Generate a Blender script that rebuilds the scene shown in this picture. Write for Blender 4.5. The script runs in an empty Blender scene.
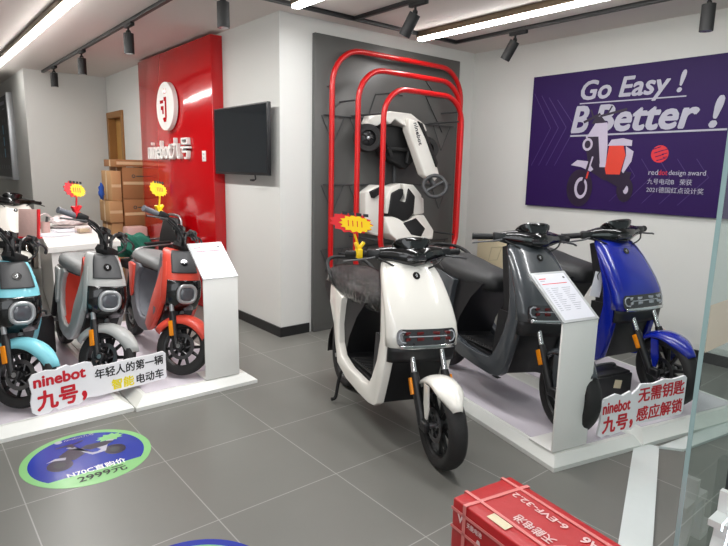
import bpy, bmesh, math, random
from mathutils import Vector, Matrix
random.seed(4)
SC = bpy.context.scene
COL = SC.collection
PI = math.pi
R_ = math.radians

# ------------------------------------------------------------------ camera
cam_d = bpy.data.cameras.new('camera')
cam = bpy.data.objects.new('camera', cam_d)
COL.objects.link(cam)
cam_d.sensor_fit = 'HORIZONTAL'
cam_d.sensor_width = 36.0
cam_d.lens = 36.0 * 569.0 / 728.0
cam_d.clip_start = 0.03
cam.matrix_world = Matrix(((0.77408829, 0.09676104, -0.62563937, 0.0),
                           (-0.63273327, 0.15084148, -0.75953634, 0.0),
                           (0.02087884, 0.98381103, 0.17798855, 1.43),
                           (0, 0, 0, 1)))
SC.camera = cam

# ------------------------------------------------------------------ world, exposure
w = bpy.data.worlds.new('world')
SC.world = w
w.use_nodes = True
bg = w.node_tree.nodes['Background']
bg.inputs[0].default_value = (0.93, 0.96, 1.0, 1)
bg.inputs[1].default_value = 0.54
SC.view_settings.view_transform = 'Standard'
SC.view_settings.look = 'None'
SC.view_settings.exposure = 0.0
SC.view_settings.gamma = 1.0
SC.view_settings.use_curve_mapping = False


def area(name, loc, size, energy, col, rot=(0, 0, 0)):
    d = bpy.data.lights.new(name, 'AREA')
    d.shape = 'RECTANGLE'
    d.size, d.size_y = size
    d.energy = energy
    d.color = col
    o = bpy.data.objects.new(name, d)
    COL.objects.link(o)
    o.location = loc
    o.rotation_euler = rot
    return o


WARM = (1.0, 0.985, 0.96)
NEUT = (0.97, 0.98, 1.0)
# the light given by the tube lines of the ceiling (one under each line; the entrance fill has none)
area('tube_light_left', (1.115, 5.0, 2.545), (0.09, 5.2), 76, WARM)
area('tube_light_right', (3.74, 2.1, 2.545), (0.09, 3.4), 14, NEUT)
area('tube_light_middle', (2.37, 2.3, 2.545), (0.09, 2.8), 28, NEUT)
area('added_fill_entrance', (0.3, 0.6, 2.545), (0.09, 3.0), 28, NEUT)  # added unseen fill light near the entrance, no fixture built for it
# daylight through the shop front behind the camera
area('shopfront_daylight', (-0.7, -1.6, 1.5), (4.2, 2.3), 50, (0.93, 0.97, 1.0), (R_(90), 0, R_(0)))


# ------------------------------------------------------------------ materials
def lin(c):
    c = c / 255.0
    return c / 12.92 if c <= 0.04045 else ((c + 0.055) / 1.055) ** 2.4


def rgb(r, g, b):
    return (lin(r), lin(g), lin(b), 1.0)


MATS = {}


def mat(name, col, rough=0.5, metal=0.0, coat=0.0, noise=0.0, nscale=40.0, bump=0.0, bscale=200.0,
        trans=0.0, alpha=1.0, emit=0.0, spec=0.5):
    m = bpy.data.materials.new(name)
    m.use_nodes = True
    nt = m.node_tree
    p = nt.nodes['Principled BSDF']
    p.inputs['Base Color'].default_value = col
    p.inputs['Roughness'].default_value = rough
    p.inputs['Metallic'].default_value = metal
    p.inputs['Coat Weight'].default_value = coat
    p.inputs['Coat Roughness'].default_value = 0.04
    p.inputs['Transmission Weight'].default_value = trans
    p.inputs['Alpha'].default_value = alpha
    p.inputs['Specular IOR Level'].default_value = spec
    if emit:
        p.inputs['Emission Color'].default_value = col
        p.inputs['Emission Strength'].default_value = emit
    if noise or bump:
        tc = nt.nodes.new('ShaderNodeTexCoord')
        n = nt.nodes.new('ShaderNodeTexNoise')
        n.inputs['Scale'].default_value = nscale
        n.inputs['Detail'].default_value = 4
        nt.links.new(tc.outputs['Object'], n.inputs['Vector'])
        if noise:
            mx = nt.nodes.new('ShaderNodeMix')
            mx.data_type = 'RGBA'
            mx.inputs[6].default_value = tuple(c * (1 - noise) for c in col[:3]) + (1,)
            mx.inputs[7].default_value = tuple(min(1, c * (1 + noise)) for c in col[:3]) + (1,)
            nt.links.new(n.outputs['Fac'], mx.inputs[0])
            nt.links.new(mx.outputs[2], p.inputs['Base Color'])
        if bump:
            n2 = nt.nodes.new('ShaderNodeTexNoise')
            n2.inputs['Scale'].default_value = bscale
            n2.inputs['Detail'].default_value = 3
            nt.links.new(tc.outputs['Object'], n2.inputs['Vector'])
            b = nt.nodes.new('ShaderNodeBump')
            b.inputs['Strength'].default_value = bump
            b.inputs['Distance'].default_value = 0.004
            nt.links.new(n2.outputs['Fac'], b.inputs['Height'])
            nt.links.new(b.outputs['Normal'], p.inputs['Normal'])
    MATS[name] = m
    return m


M_wall = mat('wall_paint', rgb(211, 211, 207), 0.75, noise=0.015, nscale=3, bump=0.05, bscale=300)
M_ceil = mat('ceiling_paint', rgb(218, 211, 206), 0.85, noise=0.015, nscale=2)
M_base = mat('black_skirting', rgb(26, 26, 27), 0.35, noise=0.1)
M_plinth = mat('white_laminate', rgb(226, 227, 222), 0.3, noise=0.01, nscale=6)
M_plinthtop = mat('pale_lilac_carpet_top', rgb(213, 206, 214), 0.6, noise=0.03, nscale=8, bump=0.05)
M_panelgrey = mat('grey_panel', rgb(86, 86, 84), 0.38, noise=0.03, nscale=4)
M_red = mat('red_acrylic', rgb(186, 6, 16), 0.12, coat=0.4, noise=0.03, nscale=2)
M_tubered = mat('red_tube_paint', rgb(192, 10, 12), 0.3, coat=0.3, noise=0.02)
M_white = mat('white_plastic', rgb(236, 235, 231), 0.3, noise=0.01)
M_pwhite = mat('white_scooter_paint', rgb(233, 230, 222), 0.18, coat=0.6, noise=0.01, nscale=3)
M_pgrey = mat('dark_grey_scooter_paint', rgb(66, 70, 74), 0.25, coat=0.6, noise=0.04, nscale=3)
M_pblue = mat('blue_scooter_paint', rgb(8, 31, 146), 0.22, coat=0.7, noise=0.05, nscale=3)
M_pcyan = mat('cyan_scooter_paint', rgb(132, 209, 222), 0.4, coat=0.2, noise=0.02)
M_plgrey = mat('light_grey_scooter_paint', rgb(176, 177, 175), 0.4, coat=0.2, noise=0.02)
M_pcoral = mat('coral_scooter_paint', rgb(226, 78, 60), 0.4, coat=0.15, noise=0.02)
M_mgrey = mat('mid_grey_plastic', rgb(112, 115, 122), 0.5, noise=0.03)
M_charc = mat('charcoal_plastic', rgb(62, 63, 65), 0.5, noise=0.04)
M_black = mat('black_plastic', rgb(24, 24, 26), 0.42, noise=0.08)
M_blackm = mat('matt_black', rgb(20, 20, 21), 0.65, noise=0.08)
M_gloss = mat('gloss_black', rgb(14, 14, 16), 0.12, coat=0.5, noise=0.05)
M_disc = mat('brake_steel', rgb(112, 112, 114), 0.4, metal=1.0, noise=0.04)
M_rim = mat('black_rim', rgb(15, 15, 16), 0.4, noise=0.08)
M_rubber = mat('tyre_rubber', rgb(32, 31, 31), 0.7, noise=0.12, bump=0.2, bscale=120)
M_seat = mat('black_vinyl', rgb(44, 45, 46), 0.5, noise=0.05, bump=0.12, bscale=600)
M_seatg = mat('grey_vinyl', rgb(120, 122, 122), 0.5, noise=0.04, bump=0.1, bscale=600)
M_chrome = mat('chrome', rgb(225, 226, 228), 0.12, metal=1.0, noise=0.01)
M_steel = mat('brushed_steel', rgb(170, 170, 172), 0.35, metal=1.0, noise=0.04)
M_alu = mat('silver_paint', rgb(178, 180, 182), 0.35, metal=0.5, noise=0.02)
M_lens = mat('lamp_lens', rgb(38, 34, 38), 0.06, coat=1.0, noise=0.2, nscale=30)
M_lensw = mat('clear_lens', rgb(168, 172, 178), 0.06, coat=1.0, noise=0.25, nscale=60)
M_smoke = mat('smoked_lens', rgb(84, 86, 92), 0.08, coat=0.8, noise=0.35, nscale=45)
M_ledred = mat('red_reflector', rgb(96, 22, 24), 0.15, noise=0.2)
M_orange = mat('amber_reflector', rgb(235, 140, 20), 0.2, noise=0.05)
M_yellow = mat('yellow_plastic', rgb(248, 206, 12), 0.35, noise=0.02)
M_tagred = mat('tag_red', rgb(222, 30, 40), 0.4, noise=0.03)
M_ink = mat('black_ink', rgb(24, 22, 26), 0.5, noise=0.05)
M_redink = mat('red_ink', rgb(206, 22, 40), 0.5, noise=0.02)
M_yelink = mat('yellow_ink', rgb(246, 226, 20), 0.5, noise=0.02)
M_foam = mat('white_foam_board', rgb(244, 243, 246), 0.5, noise=0.01)
M_paper = mat('paper', rgb(214, 214, 222), 0.5, noise=0.01)
M_greyink = mat('grey_ink', rgb(140, 140, 152), 0.5, noise=0.02)
M_purple = mat('purple_print', rgb(40, 13, 76), 0.55, spec=0.25, noise=0.1, nscale=1.5)
M_purpl2 = mat('violet_print_line', rgb(66, 40, 104), 0.55, noise=0.05)
M_lilac = mat('lilac_print_letters', rgb(172, 170, 184), 0.5, noise=0.02)
M_artdark = mat('printed_dark', rgb(34, 20, 46), 0.35, noise=0.05)
M_artgrey = mat('printed_grey', rgb(186, 176, 196), 0.35, noise=0.05)
M_artor = mat('printed_orange', rgb(214, 62, 44), 0.35, noise=0.05)
M_artred = mat('printed_red', rgb(206, 40, 50), 0.35, noise=0.05)
M_stgreen = mat('green_vinyl_print', rgb(132, 190, 122), 0.3, noise=0.03)
M_stblue = mat('blue_vinyl_print', rgb(38, 54, 152), 0.25, noise=0.15, nscale=4)
M_screen = mat('tv_screen', rgb(34, 38, 42), 0.08, coat=0.6, noise=0.1, nscale=1)
M_board = mat('dark_board_print', rgb(54, 54, 56), 0.4, noise=0.05)
M_cardb = mat('cardboard', rgb(178, 138, 94), 0.75, noise=0.06, nscale=6)
M_cardb2 = mat('brown_cardboard', rgb(152, 104, 64), 0.75, noise=0.06, nscale=6)
M_tape = mat('clear_tape', rgb(206, 178, 140), 0.3, noise=0.04)
M_wood = mat('oak_wood', rgb(190, 142, 76), 0.5, noise=0.12, nscale=9)
M_woodd = mat('oak_wood_dark', rgb(150, 104, 52), 0.5, noise=0.1, nscale=9)  # darker oak tone, used for the door frame
M_goldtrim = mat('bronze_trim', rgb(120, 104, 84), 0.4, metal=0.5, noise=0.04)
M_green = mat('green_cloth', rgb(24, 98, 80), 0.85, noise=0.2, nscale=20, bump=0.4, bscale=40)
M_bluecl = mat('blue_cloth', rgb(30, 70, 150), 0.85, noise=0.15, bump=0.3, bscale=40)
M_beige = mat('beige_cover', rgb(214, 202, 170), 0.5, noise=0.03)
M_beiged = mat('beige_line', rgb(182, 170, 142), 0.5, noise=0.03)
M_boxred = mat('red_printed_carton', rgb(178, 20, 26), 0.4, coat=0.1, noise=0.12, nscale=5, bump=0.5, bscale=18)
M_strap = mat('white_strap', rgb(212, 120, 116), 0.3, noise=0.05)
M_boxink = mat('carton_white_print', rgb(226, 190, 188), 0.4, noise=0.06)
M_pink = mat('pink_wrap', rgb(206, 172, 166), 0.3, noise=0.08, bump=0.6, bscale=30)
M_pbag = mat('white_plastic_bag', rgb(226, 212, 212), 0.25, noise=0.05, bump=0.8, bscale=25)
M_acryl = mat('red_acrylic_frame', rgb(214, 40, 48), 0.2, coat=0.4, noise=0.03)
M_tube = mat('tube_diffuser', (1.0, 0.98, 0.95, 1), 0.5, noise=0.0, emit=22.0)
M_led = mat('lit_sign_face', (0.8, 0.92, 1.0, 1), 0.4, emit=4.0)
M_skyled = mat('sky_blue_strip', rgb(90, 180, 215), 0.3, noise=0.05)
M_gradw = mat('sign_return_white', rgb(222, 222, 220), 0.4, noise=0.01)


def glass_mat(name, tint, fac):
    m = bpy.data.materials.new(name)
    m.use_nodes = True
    nt = m.node_tree
    nt.nodes.clear()
    out = nt.nodes.new('ShaderNodeOutputMaterial')
    mx = nt.nodes.new('ShaderNodeMixShader')
    tr = nt.nodes.new('ShaderNodeBsdfTransparent')
    gl = nt.nodes.new('ShaderNodeBsdfGlossy')
    tr.inputs[0].default_value = tint
    gl.inputs['Roughness'].default_value = 0.02
    fr = nt.nodes.new('ShaderNodeFresnel')
    fr.inputs['IOR'].default_value = 1.45
    mul = nt.nodes.new('ShaderNodeMath')
    mul.operation = 'MULTIPLY'
    mul.inputs[1].default_value = fac
    ge = nt.nodes.new('ShaderNodeNewGeometry')
    inv_ = nt.nodes.new('ShaderNodeMath')
    inv_.operation = 'SUBTRACT'
    inv_.inputs[0].default_value = fac
    nt.links.new(ge.outputs['Backfacing'], inv_.inputs[1])
    nt.links.new(inv_.outputs[0], mul.inputs[1])
    nt.links.new(fr.outputs[0], mul.inputs[0])
    nt.links.new(mul.outputs[0], mx.inputs[0])
    nt.links.new(tr.outputs[0], mx.inputs[1])
    nt.links.new(gl.outputs[0], mx.inputs[2])
    nt.links.new(mx.outputs[0], out.inputs[0])
    return m


M_glass = glass_mat('shop_glass', (0.84, 0.90, 0.88, 1), 1.0)
M_wrap = None


def wrap_mat():
    m = bpy.data.materials.new('clear_plastic_wrap')
    m.use_nodes = True
    nt = m.node_tree
    nt.nodes.clear()
    out = nt.nodes.new('ShaderNodeOutputMaterial')
    mx = nt.nodes.new('ShaderNodeMixShader')
    tr = nt.nodes.new('ShaderNodeBsdfTransparent')
    gl = nt.nodes.new('ShaderNodeBsdfGlossy')
    gl.inputs['Roughness'].default_value = 0.06
    tc = nt.nodes.new('ShaderNodeTexCoord')
    mp = nt.nodes.new('ShaderNodeMapping')
    mp.inputs['Scale'].default_value = (1.0, 1.0, 0.6)
    mp.inputs['Rotation'].default_value = (0.4, 0.5, 0.7)
    n = nt.nodes.new('ShaderNodeTexNoise')
    n.inputs['Scale'].default_value = 24
    n.inputs['Detail'].default_value = 5
    n.inputs['Distortion'].default_value = 1.2
    b = nt.nodes.new('ShaderNodeBump')
    b.inputs['Strength'].default_value = 1.0
    b.inputs['Distance'].default_value = 0.05
    nt.links.new(tc.outputs['Object'], mp.inputs[0])
    nt.links.new(mp.outputs[0], n.inputs['Vector'])
    nt.links.new(n.outputs['Fac'], b.inputs['Height'])
    nt.links.new(b.outputs['Normal'], gl.inputs['Normal'])
    fr = nt.nodes.new('ShaderNodeFresnel')
    fr.inputs['IOR'].default_value = 1.5
    nt.links.new(b.outputs['Normal'], fr.inputs['Normal'])
    nt.links.new(fr.outputs[0], mx.inputs[0])
    nt.links.new(tr.outputs[0], mx.inputs[1])
    nt.links.new(gl.outputs[0], mx.inputs[2])
    nt.links.new(mx.outputs[0], out.inputs[0])
    return m


M_wrap = wrap_mat()
M_clear = glass_mat('clear_acrylic', (0.93, 0.9, 0.9, 1), 1.0)


def floor_mat():
    m = bpy.data.materials.new('grey_floor_tiles')
    m.use_nodes = True
    nt = m.node_tree
    p = nt.nodes['Principled BSDF']
    tc = nt.nodes.new('ShaderNodeTexCoord')
    sep = nt.nodes.new('ShaderNodeSeparateXYZ')
    nt.links.new(tc.outputs['Object'], sep.inputs[0])

    def math_(op, a, bval):
        n = nt.nodes.new('ShaderNodeMath')
        n.operation = op
        for i, v in enumerate((a, bval)):
            if isinstance(v, (int, float)):
                n.inputs[i].default_value = v
            else:
                nt.links.new(v, n.inputs[i])
        return n.outputs[0]
    outs = []
    for ax, off in ((0, 0.305), (1, 2.005)):
        a = math_('SUBTRACT', sep.outputs[ax], off - 60.0)
        a = math_('DIVIDE', a, 0.6)
        f = math_('FRACT', a, 0)
        f2 = math_('SUBTRACT', 1.0, f)
        outs.append(math_('MINIMUM', f, f2))
    d = math_('MINIMUM', outs[0], outs[1])
    line = math_('LESS_THAN', d, 0.0042)
    n = nt.nodes.new('ShaderNodeTexNoise')
    n.inputs['Scale'].default_value = 3.0
    n.inputs['Detail'].default_value = 6
    nt.links.new(tc.outputs['Object'], n.inputs['Vector'])
    mx = nt.nodes.new('ShaderNodeMix')
    mx.data_type = 'RGBA'
    mx.inputs[6].default_value = rgb(106, 106, 101)
    mx.inputs[7].default_value = rgb(113, 112, 107)
    nt.links.new(n.outputs['Fac'], mx.inputs[0])
    m2 = nt.nodes.new('ShaderNodeMix')
    m2.data_type = 'RGBA'
    nt.links.new(line, m2.inputs[0])
    nt.links.new(mx.outputs[2], m2.inputs[6])
    m2.inputs[7].default_value = rgb(150, 149, 144)
    nt.links.new(m2.outputs[2], p.inputs['Base Color'])
    p.inputs['Roughness'].default_value = 0.36
    return m


M_floor = floor_mat()


# ------------------------------------------------------------------ mesh helpers
def NB():
    return bmesh.new()


def bevel(bm, off, seg=2, ang=30):
    es = [e for e in bm.edges if len(e.link_faces) == 2 and e.calc_face_angle(0) > R_(ang)]
    if es:
        bmesh.ops.bevel(bm, geom=es, offset=off, segments=seg, profile=0.5, affect='EDGES', clamp_overlap=True)
    return bm


def box(bm, c, s, rot=None, bev=0.0):
    t = bmesh.new()
    bmesh.ops.create_cube(t, size=1.0)
    bmesh.ops.scale(t, vec=s, verts=t.verts)
    if bev:
        bevel(t, bev)
    M = Matrix.Translation(c)
    if rot is not None:
        M = M @ rot
    t.transform(M)
    join(bm, t)
    return bm


def join(bm, t):
    me = bpy.data.meshes.new('tmp')
    t.to_mesh(me)
    bm.from_mesh(me)
    bpy.data.meshes.remove(me)
    t.free()


def loft(bm, rings, closed=True, caps=True):
    vs = [[bm.verts.new(p) for p in r] for r in rings]
    n = len(vs[0])
    for a, b in zip(vs[:-1], vs[1:]):
        for i in range(n if closed else n - 1):
            j = (i + 1) % n
            try:
                bm.faces.new((a[i], a[j], b[j], b[i]))
            except ValueError:
                pass
    if caps and closed:
        bm.faces.new(vs[0][::-1])
        bm.faces.new(vs[-1])
    return vs


def smooth_path(pts, it=2):
    pts = [Vector(p) for p in pts]
    for _ in range(it):
        q = [pts[0]]
        for a, b in zip(pts[:-1], pts[1:]):
            q += [a * 0.75 + b * 0.25, a * 0.25 + b * 0.75]
        q.append(pts[-1])
        pts = q
    return pts


def tube(bm, pts, r, seg=10, closed=False, flat=1.0):
    pts = [Vector(p) for p in pts]
    n = len(pts)
    rs = r if isinstance(r, (list, tuple)) else [r] * n
    rings = []
    prev = None
    for i, p in enumerate(pts):
        if closed:
            t = (pts[(i + 1) % n] - pts[i - 1]).normalized()
        else:
            t = (pts[min(i + 1, n - 1)] - pts[max(i - 1, 0)]).normalized()
        if prev is None:
            up = Vector((0, 0, 1)) if abs(t.z) < 0.9 else Vector((0, 1, 0))
            u = t.cross(up).normalized()
        else:
            u = (prev - t * prev.dot(t)).normalized()
        prev = u
        v = t.cross(u)
        rings.append([p + u * (rs[i] * math.cos(a)) + v * (rs[i] * flat * math.sin(a))
                      for a in [2 * PI * k / seg for k in range(seg)]])
    if closed:
        rings.append(rings[0])
        vs = [[bm.verts.new(p) for p in r_] for r_ in rings[:-1]]
        for k in range(n):
            a, b = vs[k], vs[(k + 1) % n]
            for i in range(seg):
                j = (i + 1) % seg
                bm.faces.new((a[i], a[j], b[j], b[i]))
    else:
        loft(bm, rings)
    return bm


def lathe(bm, prof, M, seg=32, closed_prof=True):
    """prof: (radius, axial) pairs turned round the local Y axis."""
    vs = []
    for k in range(seg):
        a = 2 * PI * k / seg
        vs.append([bm.verts.new(M @ Vector((r * math.cos(a), y, r * math.sin(a)))) for r, y in prof])
    m = len(prof)
    for k in range(seg):
        a, b = vs[k], vs[(k + 1) % seg]
        for i in range(m if closed_prof else m - 1):
            j = (i + 1) % m
            bm.faces.new((a[i], b[i], b[j], a[j]))
    return bm


def disc(bm, M, r, h, seg=28, r2=None):
    """short cylinder along local Z from 0 to h"""
    r2 = r if r2 is None else r2
    rings = [[M @ Vector((rr * math.cos(2 * PI * k / seg), rr * math.sin(2 * PI * k / seg), z)) for k in range(seg)]
             for rr, z in ((r, 0), (r2, h))]
    loft(bm, rings)
    return bm


def prism(bm, poly, f0, f1, plane='xz'):
    """poly in a plane, extruded along the third axis between f0 and f1 (numbers or functions of the 2-D point)"""
    def P(p, f):
        h = f(p) if callable(f) else f
        if plane == 'xz':
            return (p[0], h, p[1])
        if plane == 'xy':
            return (p[0], p[1], h)
        return (h, p[0], p[1])
    a = [bm.verts.new(P(p, f0)) for p in poly]
    b = [bm.verts.new(P(p, f1)) for p in poly]
    n = len(poly)
    bm.faces.new(a[::-1])
    bm.faces.new(b)
    for i in range(n):
        j = (i + 1) % n
        bm.faces.new((a[i], a[j], b[j], b[i]))
    return bm


def ring(c, u, v, ru, rv, n=2.0, seg=20):
    c, u, v = Vector(c), Vector(u), Vector(v)
    out = []
    for k in range(seg):
        a = 2 * PI * k / seg
        cc, ss = math.cos(a), math.sin(a)
        out.append(c + u * (ru * math.copysign(abs(cc) ** (2 / n), cc)) + v * (rv * math.copysign(abs(ss) ** (2 / n), ss)))
    return out


def rrect(w_, h_, r, seg=5, cx=0.0, cy=0.0):
    pts = []
    for sx, sy, a0 in ((1, 1, 0), (-1, 1, 90), (-1, -1, 180), (1, -1, 270)):
        for k in range(seg + 1):
            a = R_(a0 + 90 * k / seg)
            pts.append((cx + sx * (w_ / 2 - r) + r * math.cos(a), cy + sy * (h_ / 2 - r) + r * math.sin(a)))
    return pts


def build(name, bm, m, parent=None, smooth=40, xf=None, solid=0.0, normals=True):
    if xf is not None:
        bm.transform(xf)
    if normals:
        bmesh.ops.recalc_face_normals(bm, faces=bm.faces)
    me = bpy.data.meshes.new(name)
    bm.to_mesh(me)
    bm.free()
    for mm in (m if isinstance(m, (list, tuple)) else [m]):
        me.materials.append(mm)
    if smooth:
        me.shade_smooth()
        me.set_sharp_from_angle(angle=R_(smooth))
    else:
        me.shade_flat()
    o = bpy.data.objects.new(name, me)
    COL.objects.link(o)
    if parent is not None:
        o.parent = parent
    if solid:
        s = o.modifiers.new('thickness', 'SOLIDIFY')
        s.thickness = solid
        s.offset = -1
    return o


def tag(o, label, cat, group=None):
    o['label'] = label
    o['category'] = cat
    if group:
        o['group'] = group
    return o


def thing(name, label, cat, loc=(0, 0, 0), rotz=0.0, group=None):
    o = bpy.data.objects.new(name, None)
    o.empty_display_size = 0.1
    COL.objects.link(o)
    o.location = loc
    o.rotation_euler = (0, 0, rotz)
    return tag(o, label, cat, group)


def struct(name, bm, m, parent=None, smooth=0):
    o = build(name, bm, m, parent, smooth)
    if parent is None:
        o['kind'] = 'structure'
    return o


def text_bm(body, w_, h_, ext=0.001, bold=0.0, shear=0.0, spacing=1.0, align=True):
    """lettering fitted into the box (0..w, 0..h) of the local XY plane, thickness ext in +Z"""
    cu = bpy.data.curves.new('txt', 'FONT')
    cu.body = body
    cu.size = 1.0
    cu.extrude = 0.5
    cu.shear = shear
    cu.space_character = spacing
    cu.resolution_u = 3
    ob = bpy.data.objects.new('txt', cu)
    COL.objects.link(ob)
    dg = bpy.context.evaluated_depsgraph_get()
    me = bpy.data.meshes.new_from_object(ob.evaluated_get(dg), depsgraph=dg)
    bpy.data.objects.remove(ob)
    bpy.data.curves.remove(cu)
    bm = bmesh.new()
    bm.from_mesh(me)
    bpy.data.meshes.remove(me)
    xs = [v.co.x for v in bm.verts]
    ys = [v.co.y for v in bm.verts]
    x0, x1, y0, y1 = min(xs), max(xs), min(ys), max(ys)
    if bold:
        src = bm.copy()
        dx = bold * 0.8
        for k in range(6):
            t = src.copy()
            t.transform(Matrix.Translation((dx * math.cos(k * PI / 3), dx * math.sin(k * PI / 3), -0.045 * (k + 1))))
            join(bm, t)
        src.free()
        x0, x1, y0, y1 = x0 - dx, x1 + dx, y0 - dx, y1 + dx
    for v in bm.verts:
        v.co.x = (v.co.x - x0) / (x1 - x0) * w_
        v.co.y = (v.co.y - y0) / (y1 - y0) * h_
        v.co.z = (v.co.z + 0.8) * ext
    return bm


def frame(o, u, v):
    """matrix whose local X = u, Y = v, Z = u x v at origin o"""
    u, v = Vector(u).normalized(), Vector(v).normalized()
    n = u.cross(v)
    return Matrix(((u.x, v.x, n.x, o[0]), (u.y, v.y, n.y, o[1]), (u.z, v.z, n.z, o[2]), (0, 0, 0, 1)))


def letters(name, body, F, x, y, w_, h_, m, parent, lift=0.0005, ext=0.001, **k):
    bm = text_bm(body, w_, h_, ext, **k)
    return build(name, bm, m, parent, 0, F @ Matrix.Translation((x, y, lift)))


def flat_art(name, F, layers, parent, lift=0.0005, step=0.0003):
    """printed graphics: layers of (material, polygon)"""
    ms = []
    bm = NB()
    for i, (m, poly) in enumerate(layers):
        if m not in ms:
            ms.append(m)
        f = bm.faces.new([bm.verts.new((p[0], p[1], lift + i * step)) for p in poly])
        f.material_index = ms.index(m)
    return build(name, bm, ms, parent, 0, F)


def circ(cx, cy, r, seg=28, ry=None, a0=0, a1=360):
    ry = r if ry is None else ry
    full = abs(a1 - a0) >= 360
    n = seg if full else seg + 1
    return [(cx + r * math.cos(R_(a0 + (a1 - a0) * k / seg)), cy + ry * math.sin(R_(a0 + (a1 - a0) * k / seg))) for k in range(n)]


def thick(p, q, t):
    p, q = Vector((p[0], p[1])), Vector((q[0], q[1]))
    d = (q - p).normalized()
    n = Vector((-d.y, d.x)) * t / 2
    return [tuple(p + n), tuple(p - n), tuple(q - n), tuple(q + n)]


# ------------------------------------------------------------------ the room
def slab(name, lo, hi, m):
    bm = NB()
    box(bm, [(a + b) / 2 for a, b in zip(lo, hi)], [b - a for a, b in zip(lo, hi)])
    return struct(name, bm, m)


CZ = 2.64
XB = 4.80
fl_bm = NB()
box(fl_bm, (1.0, 5.0, -0.05), (8.6, 14.0, 0.1))
struct('floor', fl_bm, M_floor)
slab('ceiling', (-3.3, -2.0, CZ), (5.3, 12.0, CZ + 0.1), M_ceil)
slab('wall_display', (2.46, 4.093, 0), (4.95, 4.25, CZ), M_wall)
slab('wall_television', (2.46, 4.25, 0), (2.61, 8.09, CZ), M_wall)
slab('wall_door_header', (2.46, 8.09, 2.15), (2.61, 8.80, CZ), M_wall)
slab('wall_rear', (1.45, 8.83, 0), (2.61, 8.98, CZ), M_wall)
slab('wall_left', (1.45, 8.98, 0), (1.6, 12.0, CZ), M_wall)
slab('wall_banner', (XB, 0.5, 0), (XB + 0.15, 4.093, CZ), M_wall)
slab('wall_far_left', (-3.3, -1.5, 0), (-3.15, 12.0, CZ), M_wall)
slab('wall_end', (-3.15, 11.9, 0), (1.45, 12.0, CZ), M_wall)
slab('baseboard_television', (2.447, 4.08, 0), (2.4605, 5.095, 0.085), M_base)
slab('baseboard_display', (2.4605, 4.08, 0), (2.745, 4.0935, 0.085), M_base)
slab('baseboard_banner', (XB - 0.013, 0.55, 0), (XB, 4.093, 0.085), M_base)

# door in the rear corner
d1 = NB()
for y0, y1, z0, z1 in ((8.09, 8.17, 0, 2.15), (8.72, 8.80, 0, 2.15), (8.17, 8.72, 2.07, 2.15)):
    box(d1, (2.515, (y0 + y1) / 2, (z0 + z1) / 2), (0.15, y1 - y0, z1 - z0), bev=0.004)
door = struct('door_1', d1, M_woodd)
dp = NB()
box(dp, (2.56, 8.445, 1.035), (0.04, 0.54, 2.06), bev=0.003)
build('door_leaf', dp, M_wood, door, 0)

# ------------------------------------------------------------------ red feature panel with the sign
XR = 2.344
rp = thing('feature_wall_sign', 'glossy red feature panel with white round logo and raised lettering on the wall', 'sign panel', (2.40, 6.09, 0))
inv = Matrix.Translation((-2.40, -6.09, 0))
b = NB()
box(b, (2.402, 6.09, 1.31), (0.114, 1.98, 2.60), bev=0.004)
build('panel', b, M_red, rp, 30, inv)
FR = frame((XR, 7.08, 0), (0, -1, 0), (0, 0, 1))
b = NB()
disc(b, FR @ Matrix.Translation((0.96, 2.045, 0.012)), 0.245, 0.045, 48)
bevel(b, 0.008)
ld = build('logo_disc', b, M_white, rp, 40, inv)
ld['label'] = 'white round logo disc'
b = NB()
cx, cy = 0.96, 2.045
for poly in ([(-.015, .16), (.035, .16), (.035, .115), (-.015, .115)],
             [(-.02, .085), (.04, .085), (.04, -.10), (.02, -.145), (-.03, -.145), (-.055, -.11), (-.02, -.10), (0, -.11), (.005, -.09), (.005, .05), (-.02, .05)],
             [(-.12, .06), (-.04, .06), (-.04, .03), (-.12, .03)],
             [(-.10, .005), (-.035, .005), (-.035, -.07), (-.065, -.07), (-.065, -.03), (-.10, -.03)]):
    prism(b, [(cx + x * 1.1, cy + y * 1.1) for x, y in poly], 0.057, 0.061, 'xy')
build('logo_mark', b, M_red, ld, 0, inv @ FR)
b = text_bm('ninebot', 0.70, 0.20, 0.03, bold=0.01)
o = build('lettering', b, M_white, rp, 0, inv @ FR @ Matrix.Translation((0.33, 1.50, 0.003)))
o['label'] = 'raised white latin letters'
b = text_bm('九号', 0.46, 0.22, 0.03, bold=0.012)
build('lettering', b, M_white, rp, 0, inv @ FR @ Matrix.Translation((1.04, 1.50, 0.003)))
so = thing('wall_socket', 'small white wall socket on the red panel right of the lettering', 'socket', (XR, 5.294, 1.53))
b = NB()
box(b, (-0.005, 0, 0), (0.01, 0.075, 0.1), bev=0.003)
build('plate', b, M_white, so)
b = NB()
for dz in (0.02, -0.02):
    box(b, (-0.0105, 0.008, dz), (0.001, 0.006, 0.018))
    box(b, (-0.0105, -0.012, dz), (0.001, 0.006, 0.018))
build('slots', b, M_mgrey, so)

# ------------------------------------------------------------------ television
tv = thing('television', 'black flat television hung on the white wall right of the red panel', 'television', (2.398, 4.605, 1.66))
b = NB()
box(b, (-0.022, 0, 0), (0.035, 0.98, 0.585), bev=0.006)
build('housing', b, M_black, tv)
b = NB()
box(b, (-0.040, 0, 0.006), (0.003, 0.955, 0.55))
build('screen', b, M_screen, tv, 0)
b = NB()
box(b, (0.028, 0, 0), (0.064, 0.5, 0.3), bev=0.004)
build('wall_bracket', b, M_black, tv)
b = NB()
tube(b, smooth_path([(0.0, -0.2, -0.28), (0.0, -0.21, -0.315), (-0.01, -0.24, -0.325), (-0.02, -0.20, -0.34)]), 0.006, 8)
box(b, (-0.02, -0.19, -0.335), (0.02, 0.05, 0.018), bev=0.004)
build('cable', b, M_black, tv)

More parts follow.
